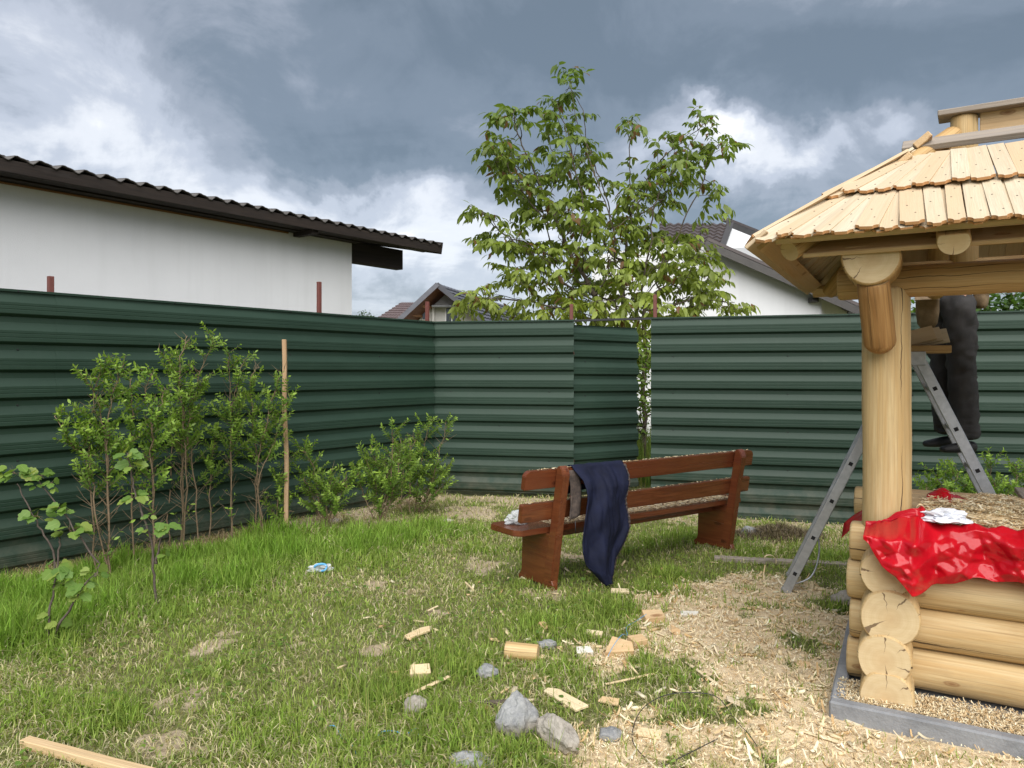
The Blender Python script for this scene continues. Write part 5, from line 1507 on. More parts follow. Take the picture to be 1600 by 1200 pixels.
slab_piece('wood_chip', 'small tan chip fallen beside the stone near the log wall', 'wood chip', 1278, 922, [(-.05, -.015), (.05, -.018), (.045, .015), (-.05, .018)], 0.01, 'fresh_cut', -4, (0, -.2, 1), 0.012)

# short log offcut
pa, pb = gp(790, 1031), gp(838, 1035)
for v in (pa, pb): v.z = GZ(v.x, v.y) + 0.048
o = obj('log_offcut', log_mesh('log_offcut', (pb - pa).length + .01, 0.046, lump=0.05, seed=99), None, frame(pa, pb - pa))
tag(o, 'short round pine log offcut lying in the grass', 'log')

def stone(name, label, px, py, size, mat, seed, sink=0.35, yaw=0.0, point=0.0, cat='stone'):
    c = gp(px, py); c.z = GZ(c.x, c.y)
    bm = bmesh.new(); bmesh.ops.create_icosphere(bm, subdivisions=4, radius=1.0)
    for v in bm.verts:
        d = v.co.normalized()
        k = 1 + 0.28 * mnoise.noise(d * 1.2 + Vector((seed, 0, 0))) + 0.16 * mnoise.noise(d * 2.7 + Vector((0, seed, 0))) - 0.10 * abs(mnoise.noise(d * 4.5 + Vector((seed, seed, 0)))) + 0.05 * mnoise.noise(d * 9 + Vector((0, 0, seed)))
        co = d * k
        if point: # facetted, pointed rock
            f = 1 - point * 0.55 * max(0, co.z)
            co = Vector((co.x * f, co.y * f, co.z * (1 + 0.2 * point)))
            co += Vector((0.12 * abs(mnoise.noise(d * 2 + Vector((seed, 2, 2)))), 0, 0))
        v.co = Vector((co.x * size[0], co.y * size[1], co.z * size[2]))
    o = obj(name, bm_mesh(name, bm, [MT[mat]], not point), None, Matrix.Translation(c + Vector((0, 0, size[2] * (1 - sink)))) @ Matrix.Rotation(R(yaw), 4, 'Z'))
    return tag(o, label, cat)
stone('stone', 'smooth round tan stone under the thin white strip', 648, 1112, (0.052, 0.050, 0.046), 'stone', 1.0, 0.2)
stone('stone', 'pale grey stone in the grass below the log offcut', 761, 1058, (0.056, 0.05, 0.040), 'stone_blue', 2.0, 0.3)
stone('stone', 'small grey stone hidden in grass behind the log offcut', 855, 1014, (0.06, 0.04, 0.026), 'stone_blue', 3.3, 0.3)
stone('rock', 'large pointed blue grey rock near the bottom of the picture', 806, 1150, (0.098, 0.075, 0.088), 'stone_blue', 4.1, 0.1, 20, 1.0, 'rock')
stone('rock', 'long pale grey rock leaning against the pointed rock', 868, 1164, (0.060, 0.125, 0.060), 'stone', 5.7, 0.3, 35, 0.3, 'rock')
stone('stone', 'flat grey stone slab at the bottom edge left of the rocks', 738, 1198, (0.095, 0.06, 0.032), 'stone_blue', 6.2, 0.4, -10, 0.5)
stone('stone', 'round brown grey stone against the corner of the log wall', 1319, 944, (0.075, 0.07, 0.056), 'stone', 7.5, 0.3)
stone('stone', 'grey stone beside the dry grass heap right of the bench', 1172, 836, (0.10, 0.08, 0.06), 'stone_blue', 8.8, 0.4)
stone('stone', 'flat grey stone half buried inside the wire loop, left', 955, 1158, (0.05, 0.045, 0.03), 'stone_blue', 9.9, 0.4)
stone('stone', 'small pale stone on bare soil by the bushes near the fence corner', 700, 815, (0.05, 0.04, 0.025), 'stone', 10.3, 0.4)
stone('stone', 'whitish stone on bare soil right of the wooden stake', 524, 817, (0.07, 0.05, 0.03), 'stone', 11.6, 0.4)

def ground_path(pts, dz):
    out = []
    for (x, y), z in zip(pts, dz):
        v = gp(x, y); v.z = GZ(v.x, v.y) + z; out.append(v)
    return smooth_path(out, 7)
o = tube('wire', ground_path([(1035, 1215), (992, 1178), (990, 1152), (1006, 1122), (1040, 1104), (1085, 1100), (1122, 1106), (1150, 1138), (1172, 1160), (1192, 1192), (1200, 1225)], [0.01, 0.02, .03, .035, .035, .035, .03, .02, .02, .015, .01]), 0.0020, MT['wire'], None, 6)
tag(o, 'thin dark wire bent in a wide loop on the sawdust', 'wire')
o = tube('wire', ground_path([(1040, 1206), (1080, 1190), (1124, 1167)], [0.02, 0.03, 0.03]), 0.0020, MT['wire'], None, 6)
tag(o, 'short straight dark wire inside the wire loop', 'wire')
o = tube('cord', ground_path([(515, 1139), (524, 1142), (535, 1160), (548, 1168), (553, 1178), (561, 1187)], [.03, .035, .03, .03, .025, .01]), 0.0024, MT['blue_cord'], None, 6)
tag(o, 'piece of light blue cord in the grass at the bottom left', 'cord')
o = tube('cord', ground_path([(584, 1168), (594, 1152), (615, 1149), (634, 1154), (650, 1147), (656, 1158)], [.01, .03, .03, .03, .035, .01]), 0.0024, MT['blue_cord'], None, 6)
tag(o, 'bent piece of light blue cord left of the flat stone slab', 'cord')
o = tube('cord', ground_path([(944, 1046), (958, 1036), (972, 1022), (980, 1006), (979, 990), (992, 980), (1010, 974)], [.01, .07, .09, .04, .035, .03, .06]), 0.0016, MT['blue_cord'], None, 5)
tag(o, 'fine blue thread running from the brown block to the squared block', 'cord')
# blue and white sweet-wrapper-like packet
pc = gp(500, 900); pc.z = GZ(pc.x, pc.y) + 0.05
root = thing('plastic_wrapper', 'clear plastic wrapper with blue ring lying in the grass', 'wrapper', (pc.x, pc.y, pc.z - 0.04))
o = crumple('film', pc, (0.105, 0.05, 0.035), MT['clear_plastic'], 6.0, 4, 0.6, 0.2); o.parent = root; o.matrix_basis = root.matrix_basis.inverted() @ o.matrix_basis
ring = [pc + Vector((0.045 * math.cos(t), -0.01, 0.026 * math.sin(t) + 0.012)) + Vector((0.012, -0.02 + .01 * math.sin(2 * t), 0)) for t in np.linspace(0, 2 * math.pi, 25)]
tube('blue_ring', ring, 0.0085, MT['blue_cord'], root, 7)
o = crumple('plastic_bag', BB(-0.12, 0.27, 0.482), (0.10, 0.085, 0.055), MT['clear_plastic'], 12.0, 4, 0.5, 0.7, -0.04)
tag(o, 'crumpled clear plastic bag on the left end of the bench seat', 'bag')
# curled white shaving on the grey plank
c = gp(1200, 880); c.z = GZ(c.x, c.y) + 0.035
V = []; Fc = []
for i in range(15):
    an = -0.4 + 2.9 * i / 14
    for w in (-0.012, 0.012): V.append(c + Vector((0.055 * math.cos(an), w - 0.03, 0.055 * math.sin(an))))
for i in range(14): Fc.append((2 * i, 2 * i + 1, 2 * i + 3, 2 * i + 2))
o = obj('wood_curl', mesh('wood_curl', V, Fc, [MT['fresh_cut']], smooth=True)); s = o.modifiers.new('t', 'SOLIDIFY'); s.thickness = 0.004
tag(o, 'white half ring of planed wood hooked over the grey plank', 'wood curl')
# wooden stake
b = gp(448, 840); b.z = GZ(b.x, b.y) - 0.05
t_ = at(443, 530, b.y); t_.y = b.y + 0.03
root = thing('wooden_stake', 'slim upright wooden stake in front of the left fence', 'stake', (b.x, b.y, 0))
beam('shaft', b, t_, 0.038, 0.03, MT['stake_wood'], root, 0.004, up=(0, -1, 0), warp=0.014)
# sawdust and bits on the bench
n = 5200
xs = rng.uniform(0.05, 2.05, n); ys = rng.uniform(0.08, 0.40, n)
P = np.array([BB(x, y, 0.4445 + rng.uniform(0, 0.004)) for x, y in zip(xs, ys)])
xs2 = rng.uniform(-0.25, 2.1, 260); P2 = np.array([BB(x, blean(0.866) + 0.052 + rng.uniform(-.018, .018), 0.869) for x in xs2])
xs3 = rng.uniform(-0.25, 2.1, 120); P3 = np.array([BB(x, blean(0.634) + 0.052 + rng.uniform(-.018, .018), 0.637) for x in xs3])
P = np.concatenate([P, P2, P3]); n = len(P)
o = flakes('sawdust', P, rng.uniform(0.008, 0.028, n), rng.uniform(0.003, 0.009, n), rng.uniform(0, 6.28, n), rng.normal(0, .08, n), rng.uniform(0, .3, n), shaving_cols(n))
stuff(o); tag(o, 'thin layer of sawdust covering the bench seat and slat tops', 'sawdust')
for k, (x, y, z) in enumerate(((0.12, 0.01, 0.648), (-0.06, 0.2, 0.446))): pass

# ================================================================== plants
def leaf_set(P, D, N, L, W, C, droop=0.15, fold=0.25):
    """many simple leaves at once: base P, direction D, face normal N (unit), length L, width W"""
    n = len(P)
    S = np.cross(D, N); S /= np.linalg.norm(S, axis=1, keepdims=True) + 1e-9
    L = np.asarray(L)[:, None]; W = np.asarray(W)[:, None]
    down = -N
    def pt(t, s, h): return P + D * L * t + S * W * s + N * L * h
    V = np.stack([pt(0, 0, 0), pt(.33, -.46, fold * .18 - droop * .08), pt(.33, .46, fold * .18 - droop * .08), pt(.33, 0, -droop * .08), pt(.70, -.36, fold * .14 - droop * .42), pt(.70, .36, fold * .14 - droop * .42), pt(.70, 0, -droop * .42), pt(1, 0, -droop)], 1)
    b = (np.arange(n) * 8)[:, None]
    T = np.concatenate([b + np.array([q]) for q in ((0, 3, 1), (0, 2, 3), (4, 6, 7), (6, 5, 7))], 0)
    Q = np.concatenate([b + np.array([q]) for q in ((1, 3, 6, 4), (3, 2, 5, 6))], 0)
    return V.reshape(-1, 3), T, Q, np.repeat(C[:, None, :], 8, 1).reshape(-1, 3)
def leaves_obj(name, sets, mat, parent):
    Vs, Ts, Qs, Cs = [], [], [], []; o = 0
    for V, T, Q, C in sets:
        Vs.append(V); Ts.append(T + o); Qs.append(Q + o); Cs.append(C); o += len(V)
    return stuff(obj(name, np_mesh(name, np.concatenate(Vs), [np.concatenate(Ts), np.concatenate(Qs)], [mat], np.concatenate(Cs)), parent))
def unit(v): return v / (np.linalg.norm(v, axis=-1, keepdims=True) + 1e-9)

def privet(label, stems, group='young privet shrubs along the fences', bare=0.35, dens=1.0, shoot=(0.08, 0.24), leafL=0.042, name='privet_shrub', hue=1.0):
    """stems: list of (base point, list of further points); each is a main stem"""
    root = thing(name, label, 'shrub', stems[0][0], group)
    twigs = []; LP, LD_, LN_, LC, LL = [], [], [], [], []
    rr = random.Random(int(stems[0][0][0] * 1000) & 0xffff)
    for si, pts in enumerate(stems):
        path = smooth_path([Vector(p) for p in pts], 6)
        for i in range(1, len(path)): path[i] = path[i] + Vector((rr.gauss(0, .008), rr.gauss(0, .008), 0))
        seglen = [(path[i + 1] - path[i]).length for i in range(len(path) - 1)]
        tot = sum(seglen)
        rad = [0.0056 * (1 - 0.75 * i / (len(path) - 1)) + 0.0012 for i in range(len(path))]
        tube('stem', path, rad, MT['twig'], root, 6)
        def along(t):
            s = t * tot
            for i, l in enumerate(seglen):
                if s <= l or i == len(seglen) - 1: return path[i].lerp(path[i + 1], min(1, s / max(l, 1e-6)))
                s -= l
        nsh = int(tot * 34 * dens)
        for k in range(nsh):
            t = 0.12 + 0.88 * (k + rr.random()) / nsh
            p = along(t); az = rr.uniform(0, 6.283)
            leafy = t > bare + 0.06 + rr.uniform(-0.10, 0.10) and mnoise.noise(p * 5.5) > -0.25
            ln = rr.uniform(*shoot) * (1.15 - 0.55 * max(0, t - 0.6) / 0.4)
            if not leafy: ln *= 0.75
            up = rr.uniform(0.35, 1.1)
            d = Vector((math.cos(az), math.sin(az), up)).normalized()
            if not leafy and rr.random() < 0.45: continue
            pp = [p, p + d * ln * .5 + Vector((0, 0, 0.01)), p + d * ln + Vector((rr.gauss(0, .015), rr.gauss(0, .015), 0.03))]
            twigs.append(tube_data(pp, [0.0024, 0.0018, 0.0010], 4, False))
            if leafy or rr.random() < 0.12:
                nl = max(3, int(ln / 0.016)) if leafy else 3
                for j in range(nl):
                    s = 0.15 + 0.85 * j / (nl - 1)
                    c = pp[0].lerp(pp[1], s * 2) if s < .5 else pp[1].lerp(pp[2], (s - .5) * 2)
                    ph = j * 1.57 + rr.random()
                    a1 = d.cross(Vector((0.3, 0.2, 0.9))).normalized(); a2 = d.cross(a1)
                    for sg in (0, math.pi):
                        o_ = a1 * math.cos(ph + sg) + a2 * math.sin(ph + sg)
                        ld = (o_ * 1.0 + d * rr.uniform(.5, 1.3)).normalized()
                        ln_ = (d * 1.0 - o_ * .6 + Vector((rr.gauss(0, .4), rr.gauss(0, .4), .5))).normalized()
                        LP.append(c); LD_.append(ld); LN_.append(ln_)
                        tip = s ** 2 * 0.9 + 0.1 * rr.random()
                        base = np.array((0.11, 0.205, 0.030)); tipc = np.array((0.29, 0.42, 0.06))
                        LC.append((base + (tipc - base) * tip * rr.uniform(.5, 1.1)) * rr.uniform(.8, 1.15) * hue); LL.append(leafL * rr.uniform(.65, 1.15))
    if twigs:
        V, Fc = join(twigs); obj('twigs', mesh('twigs', V, Fc, [MT['twig']], smooth=True), root)
    P, D, N_ = np.array(LP, float), unit(np.array(LD_, float)), np.array(LN_, float)
    N_ = unit(N_ - D * np.sum(N_ * D, 1, keepdims=True)); LL = np.array(LL)
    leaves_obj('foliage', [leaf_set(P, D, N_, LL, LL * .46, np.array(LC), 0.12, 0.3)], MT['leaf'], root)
    return root
def cs(pts, Y=None, s=3.0775, ox=60, oy=510):
    """stem given in photo pixels: the base stands on the ground, the rest at the base's distance"""
    (bx, by) = pts[0]; b = gp(ox + bx / s, oy + by / s)
    if Y is not None: b = Vector(((ox + bx / s - CX) / F * Y, Y, 0))
    b.z = GZ(b.x, b.y) - 0.02
    out = [b]
    for k, (x, y) in enumerate(pts[1:]): out.append(at(ox + x / s, oy + y / s, b.y + 0.05 * math.sin(k * 2.1 + bx)))
    return out
PG = 'young privet shrubs along the fences'
Y1, Y2 = 5.45, 5.80
privet('leftmost privet in the row, two stems with a wide bushy top', [cs([(345, 1165), (265, 830), (245, 500), (300, 185)], Y1), cs([(352, 1160), (325, 740), (300, 420), (225, 240)], Y1), cs([(285, 1150), (235, 690), (150, 560), (85, 430)], Y1), cs([(340, 1130), (330, 700), (345, 380), (405, 180)], Y1)], bare=0.40, dens=1.25)
privet('second privet in the row, bright green narrow bush behind the currant', [cs([(455, 1100), (445, 560), (450, 400), (450, 250)], Y2), cs([(555, 1080), (545, 450), (510, 330), (545, 225)], Y2), cs([(550, 1085), (548, 600), (570, 420), (610, 300)], Y2)], bare=0.36, hue=1.15, dens=1.25)
privet('tallest privet of the row, third from the left', [cs([(695, 1110), (710, 600), (680, 230), (715, 45)]), cs([(780, 1080), (740, 640), (700, 420), (740, 340)]), cs([(690, 1100), (705, 560), (770, 260), (840, 55)]), cs([(630, 1060), (640, 580), (640, 420)]), cs([(685, 1105), (690, 330), (640, 200), (585, 115)])], bare=0.42)
privet('fourth privet in the row, one straight stem with narrow crown', [cs([(930, 1050), (925, 640), (922, 320), (910, 125)]), cs([(825, 1040), (830, 700), (850, 520)]), cs([(932, 1050), (925, 500), (950, 300), (985, 160)])], bare=0.42)
privet('rightmost privet of the row, touching the wooden stake', [cs([(1040, 1020), (1050, 690), (1025, 270), (1060, 195)]), cs([(1090, 1040), (1050, 700), (1110, 420), (1180, 190)]), cs([(1085, 1040), (1060, 760), (1130, 560), (1205, 330)])], bare=0.38)
privet('low privet at the foot of the wooden stake', [cs([(1150, 1010), (1130, 900), (1110, 890)]), cs([(1150, 1010), (1190, 900), (1230, 890)]), cs([(1150, 1010), (1160, 760), (1200, 640)])], bare=0.3, dens=0.9)
def c6(p): return cs(p, None, 5.0, 440, 620)
privet('low sprawling bush just right of the wooden stake', [c6([(340, 1050), (300, 850), (240, 520), (165, 430)]), c6([(345, 1050), (360, 780), (400, 560)]), c6([(340, 1050), (420, 800), (500, 640)]), c6([(335, 1050), (250, 800), (170, 640)]), c6([(350, 1050), (430, 850), (560, 620)])], bare=0.2, dens=1.0, hue=1.0, shoot=(0.08, 0.30))
privet('bushy mid height shrub between stake and fence corner', [c6([(755, 1050), (740, 750), (650, 450)]), c6([(755, 1050), (790, 700), (700, 430)]), c6([(760, 1050), (820, 700), (840, 560)]), c6([(750, 1050), (640, 760), (600, 600)]), c6([(765, 1050), (850, 640), (870, 240)]), c6([(765, 1050), (900, 640), (930, 330)])], bare=0.2, dens=1.0, hue=0.95, shoot=(0.08, 0.30))
privet('taller shrub standing in the fence corner', [cs([(930, 920), (960, 560), (1080, 270)], None, 5.0, 440, 620), cs([(1040, 900), (1090, 520), (1160, 160)], None, 5.0, 440, 620), cs([(1060, 900), (1180, 640), (1290, 190)], None, 5.0, 440, 620), cs([(1060, 900), (1170, 700), (1310, 540)], None, 5.0, 440, 620), cs([(1000, 920), (1010, 600), (1000, 330)], None, 5.0, 440, 620), cs([(1080, 910), (1200, 760), (1320, 640)], None, 5.0, 440, 620)], bare=0.16, dens=1.0, hue=0.95, shoot=(0.08, 0.30))
def rb(pts, Y): return cs(pts, Y, 1.0, 0, 0)
privet('small bush seen between post and ladder above the red sheet', [rb([(1480, 840), (1470, 760), (1462, 742)], 7.1), rb([(1482, 840), (1490, 760), (1500, 738)], 7.1), rb([(1485, 840), (1505, 770), (1518, 752)], 7.1), rb([(1476, 840), (1455, 780), (1444, 758)], 7.0)], bare=0.1, dens=1.4, hue=1.05)
privet('small bush at the right edge beside the ladder leg', [rb([(1580, 850), (1560, 770), (1545, 722)], 7.0), rb([(1582, 850), (1585, 770), (1590, 730)], 7.0), rb([(1585, 850), (1605, 770), (1612, 735)], 7.0), rb([(1578, 850), (1560, 790), (1552, 755)], 6.9), rb([(1590, 850), (1625, 780), (1640, 750)], 7.0)], bare=0.1, dens=1.4, hue=1.05)

# currants: a few canes with large lobed leaves
def currant_leaf():
    half = [(0.0, 0.0), (-0.10, 0.16), (0.02, 0.34), (0.16, 0.46), (0.30, 0.40), (0.42, 0.36), (0.52, 0.44), (0.66, 0.40), (0.70, 0.26), (0.84, 0.20), (1.0, 0.0)]
    V = []; Fc = []
    s = 0.080
    up = [(x * s, y * s, 0.14 * abs(y) * s - 0.10 * (x * x) * s - 0.25 * y * y * s) for x, y in half]
    dn = [(x, -y, z) for x, y, z in up]
    mid = [(x * s * .98, 0, -0.10 * x * x * s) for x, _ in half]
    n = len(half); V = up + dn + mid
    for i in range(n - 1):
        Fc.append((2 * n + i, 2 * n + i + 1, i + 1, i)); Fc.append((n + i, n + i + 1, 2 * n + i + 1, 2 * n + i))
    return mesh('leaf', V, Fc, [MT['currant_leaf']], smooth=False)
CLEAF = currant_leaf()
def currant(label, base, canes, clusters, depth):
    root = thing('currant_bush', label, 'shrub', base, 'young currant bushes in front of the privets')
    rr = random.Random(int(abs(base[0]) * 997))
    for c in canes:
        pts = [at(*p, depth) for p in c]
        if c[0] == canes[0][0] or True: pass
        path = smooth_path(pts, 5)
        for i in range(len(path)): path[i] = path[i] + Vector((rr.gauss(0, .002), rr.gauss(0, .006), rr.gauss(0, .002)))
        tube('cane', path, [0.0085 * (1 - .6 * i / len(path)) for i in range(len(path))], MT['cane'], root, 6, lump=0.15)
    for (px, py, rpx, n, sc) in clusters:
        c = at(px, py, depth); r = rpx / F * depth
        for k in range(n):
            az = rr.uniform(0, 6.283); ph = rr.uniform(-0.5, 1.0)
            d = Vector((math.cos(az) * .9, math.sin(az) * .9 - 0.15, ph)).normalized()
            p = c + d * r * rr.uniform(.35, 1.0)
            out = Vector((d.x, d.y, rr.uniform(-0.75, 0.1))).normalized()
            nrm = Vector((rr.gauss(0, .35) + d.x * .3, -0.55 + rr.gauss(0, .35), 0.8))
            M = frame(p, out, nrm) @ Matrix.Scale(sc * rr.uniform(.65, 1.15), 4)
            obj('leaf', CLEAF, root, M)
            V, Fc = tube_data([c, p], [0.0012, 0.001], 4, False)
        pt = [tube_data([c, c + Vector((rr.gauss(0, 1), rr.gauss(0, 1), rr.gauss(0, .6))).normalized() * r * .8], [0.0013, 0.0009], 4, False) for _ in range(max(3, n // 2))]
        V, Fc = join(pt); obj('leaf_stalks', mesh('leaf_stalks', V, Fc, [MT['twig']]), root)
k7 = lambda x, y: (x / 3.53, 700 + y / 3.53)
b1 = gp(74, 1016); b1.z = GZ(b1.x, b1.y)
currant('currant bush with two low canes at the far left, nearest the camera', b1, [[(75, 1018), k7(275, 960), k7(300, 740), k7(325, 690)], [(77, 1014), k7(310, 1000), k7(400, 870), k7(460, 760), k7(530, 690)]],
        [(*k7(315, 670), 18, 11, 1.0), (*k7(350, 750), 11, 5, .8), (*k7(530, 690), 16, 7, .8), (*k7(460, 760), 14, 6, .7), (*k7(320, 970), 10, 4, .8), (*k7(440, 820), 10, 5, .7), (*k7(265, 920), 6, 3, .6)], b1.y)
b2 = gp(88, 926); b2.z = GZ(b2.x, b2.y)
currant('tall two caned currant bush at the far left, close to the fence', b2, [[(88, 926), k7(290, 570), k7(215, 430), k7(150, 310), k7(95, 200)], [(89, 926), k7(325, 560), k7(330, 480), k7(320, 400)], [(150, 900), k7(540, 640), k7(440, 490), k7(330, 330), k7(200, 170)]],
        [(*k7(85, 140), 21, 17, 1.0), (*k7(205, 375), 18, 13, 1.0), (*k7(345, 335), 13, 9, .9), (*k7(385, 455), 22, 16, 1.0), (*k7(225, 150), 13, 9, .8), (*k7(285, 190), 8, 4, .7), (*k7(200, 210), 8, 4, .6), (*k7(290, 235), 6, 3, .6)], b2.y)
b3 = gp(247, 957); b3.z = GZ(b3.x, b3.y)
currant('single pale currant cane with sparse leaves standing in the long grass', b3, [[(247, 960), k7(850, 700), k7(835, 520), k7(780, 350), k7(740, 230), k7(725, 130), k7(705, 30)], [k7(855, 640), k7(875, 560), k7(885, 480), k7(888, 440)]],
        [(*k7(705, 35), 12, 6, .9), (*k7(728, 100), 13, 8, .9), (*k7(745, 265), 12, 8, .9), (*k7(890, 430), 14, 9, 1.0), (*k7(905, 590), 8, 4, .7), (*k7(800, 450), 8, 3, .6), (*k7(815, 375), 6, 3, .5)], b3.y)

# ------------------------------------------------------------------ trees
def grow(base_paths, attr, step, infl, kill, iters=120, seed=0):
    """space colonisation: nodes with parent index"""
    rs = np.random.default_rng(seed)
    nodes = []; par = []
    for path in base_paths:
        prev = 0 if nodes else -1
        for p in path:
            nodes.append(np.array(p, float)); par.append(prev); prev = len(nodes) - 1
    A = np.array(attr, float); alive = np.ones(len(A), bool)
    near = np.full(len(A), -1); nd = np.full(len(A), 1e9)
    start = 0
    for it in range(iters):
        Nn = np.array(nodes[start:])
        if len(Nn):
            d = np.linalg.norm(A[:, None, :] - Nn[None], axis=2)
            j = d.argmin(1); dm = d[np.arange(len(A)), j]
            upd = dm < nd; near[upd] = j[upd] + start; nd[upd] = dm[upd]
        start = len(nodes)
        alive &= nd > kill
        act = alive & (nd < infl)
        if not act.any(): break
        idx = np.where(act)[0]
        grp = {}
        for i in idx: grp.setdefault(near[i], []).append(i)
        for n_, ii in grp.items():
            v = (A[ii] - nodes[n_]); v /= np.linalg.norm(v, axis=1, keepdims=True) + 1e-9
            dvec = v.mean(0) + rs.normal(0, 0.12, 3) + np.array((0, 0, 0.08)); dvec /= np.linalg.norm(dvec) + 1e-9
            nodes.append(nodes[n_] + dvec * step); par.append(n_)
        if len(nodes) > 9000: break
    return np.array(nodes), np.array(par)
def tree(name, label, base, base_paths, attr, step, infl, kill, rmin, leaf_fn, mat, group, seed=1, branch_split=0.016):
    root = thing(name, label, 'tree', base, group)
    nodes, par = grow(base_paths, attr, step, infl, kill, seed=seed)
    n = len(nodes); ch = np.zeros(n, int)
    for p in par:
        if p >= 0: ch[p] += 1
    r = np.zeros(n)
    for i in range(n - 1, -1, -1):
        r[i] = max(r[i] ** (1 / 2.3) if r[i] > 0 else 0, rmin) if ch[i] else rmin
        if par[i] >= 0: r[par[i]] += r[i] ** 2.3
    big, small = [], []
    for i in range(n):
        p = par[i]
        if p < 0: continue
        r0 = min(r[p], r[i] * 1.6); k = 7 if r[i] > branch_split else 4
        (big if r[i] > branch_split else small).append(tube_data([nodes[p], nodes[i]], [r0, r[i]], k, False))
    for nm, parts in (('trunk', big), ('branches', small)):
        if parts: V, Fc = join(parts); obj(nm, mesh(nm, V, Fc, [MT['bark']], smooth=True), root)
    tips = np.where(r < rmin * 1.9)[0]
    dirs = unit(nodes - nodes[np.maximum(par, 0)] + 1e-6)
    sets = leaf_fn(nodes[tips], dirs[tips], ch[tips] == 0)
    leaves_obj('crown', sets, mat, root)
    return root
def walnut_leaves(P, D, tip):
    rs = np.random.default_rng(8)
    out = []
    keep = (rs.random(len(P)) < np.where(tip, 0.95, 0.40))
    P, D, tip = P[keep], D[keep], tip[keep]
    rep = np.where(tip, 3, 1); P = np.repeat(P, rep, 0); D = np.repeat(D, rep, 0)
    n = len(P)
    az = rs.uniform(0, 6.283, n)
    ax = unit(D * 0.7 + np.stack([np.cos(az), np.sin(az), rs.uniform(-.25, .45, n)], -1))
    Lr = rs.uniform(0.14, 0.34, n)
    zrel = np.clip((P[:, 2] - 2.0) / 4.0, 0, 1)
    low = np.array((0.27, 0.32, 0.058)); high = np.array((0.115, 0.175, 0.03)); red = np.array((0.17, 0.085, 0.035))
    side0 = unit(np.cross(ax, np.array((0, 0, 1.0))))
    for k in range(7):
        if k < 6:
            t = 0.35 + 0.25 * (k // 2); sg = -1 if k % 2 else 1
        else: t, sg = 1.0, 0
        p = P + ax * (Lr * t)[:, None]; p[:, 2] -= Lr * 0.28 * t * t
        d = unit(ax * (0.55 if sg else 1.0) + side0 * sg * 0.9 + np.array((0, 0, -1.0)) * rs.uniform(0.3, 1.6, (n, 1)) + rs.normal(0, .18, (n, 3)))
        nr = unit(np.array((0, 0, 1.0)) + side0 * sg * -.2 + rs.normal(0, .3, (n, 3))); nr = unit(nr - d * np.sum(nr * d, 1, keepdims=True))
        L = Lr * (0.46 if k < 2 else 0.55) * rs.uniform(.75, 1.15, n) + 0.008
        c = low + (high - low) * zrel[:, None] ** 0.8
        c = c * rs.uniform(.7, 1.25, (n, 1))
        rd = (rs.random(n) < 0.05)[:, None]
        c = np.where(rd, red, c)
        out.append(leaf_set(p, d, nr, L, L * 0.45, c, 0.2, 0.22))
    return out
WY = 11.6
def walnut():
    rs = np.random.default_rng(5)
    ell = [(888, 122, 12, 16, 7), (880, 175, 36, 34, 50), (898, 245, 46, 42, 60), (803, 185, 26, 24, 30), (785, 240, 34, 30, 45), (822, 290, 42, 40, 60), (875, 330, 55, 45, 80),
           (752, 333, 14, 20, 16), (790, 375, 44, 32, 50), (855, 415, 75, 45, 95), (765, 465, 45, 24, 45), (935, 380, 65, 55, 85), (960, 440, 85, 45, 115), (1050, 405, 65, 52, 100),
           (1012, 300, 48, 36, 60), (1060, 245, 44, 36, 55), (1100, 190, 20, 18, 14), (984, 205, 16, 20, 12), (1128, 222, 18, 22, 12), (1108, 305, 14, 22, 10), (1090, 440, 50, 42, 90),
           (1135, 478, 36, 14, 24), (900, 478, 100, 26, 110), (1010, 480, 90, 26, 110), (1150, 495, 20, 6, 6), (735, 485, 20, 14, 14), (985, 345, 40, 34, 50), (925, 300, 30, 40, 30), (1000, 545, 40, 40, 50), (930, 550, 60, 40, 40)]
    A = []
    for cx, cy, rx, ry, n in ell:
        for _ in range(int(n * 1.25)):
            while True:
                v = rs.uniform(-1, 1, 3)
                if v @ v < 1: break
            Y = WY + v[1] * (0.35 + rx / F * WY * 1.0)
            p = at(cx + v[0] * rx, cy + v[2] * ry, Y); A.append(p)
    base = Vector(((968 - CX) / F * WY, WY, 0.0))
    paths = []
    for dx, tx, ty, dy in ((-0.22, 930, 470, -.2), (0.0, 962, 470, 0.1), (0.05, 975, 455, 0.3), (0.35, 1008, 470, -0.1)):
        t = at(tx, ty, WY + dy); b = base + Vector((dx, dy * .5, 0))
        m = int((t - b).length / 0.14)
        paths.append([b + (t - b) * (i / m) + Vector((0.02 * math.sin(i * .9 + dx * 9), 0, 0)) for i in range(m + 1)])
    tree('walnut_tree', 'tall young walnut tree with several stems behind the fence', base, paths, A, 0.10, 1.6, 0.15, 0.0048, walnut_leaves, MT['leaf'], None, 3)
walnut()
def simple_leaves(size, low, high, per=5):
    def fn(P, D, tip):
        rs = np.random.default_rng(3); P = np.repeat(P, per, 0); n = len(P)
        az = rs.uniform(0, 6.283, n); d = unit(np.stack([np.cos(az), np.sin(az), rs.uniform(-.7, .5, n)], -1))
        p = P + rs.normal(0, size * .8, (n, 3))
        nr = unit(np.array((0, 0, 1.0)) + rs.normal(0, .5, (n, 3))); nr = unit(nr - d * np.sum(nr * d, 1, keepdims=True))
        c = np.array(low) + (np.array(high) - np.array(low)) * rs.random((n, 1)); L = rs.uniform(.7, 1.2, n) * size
        return [leaf_set(p, d, nr, L, L * .6, c)]
    return fn
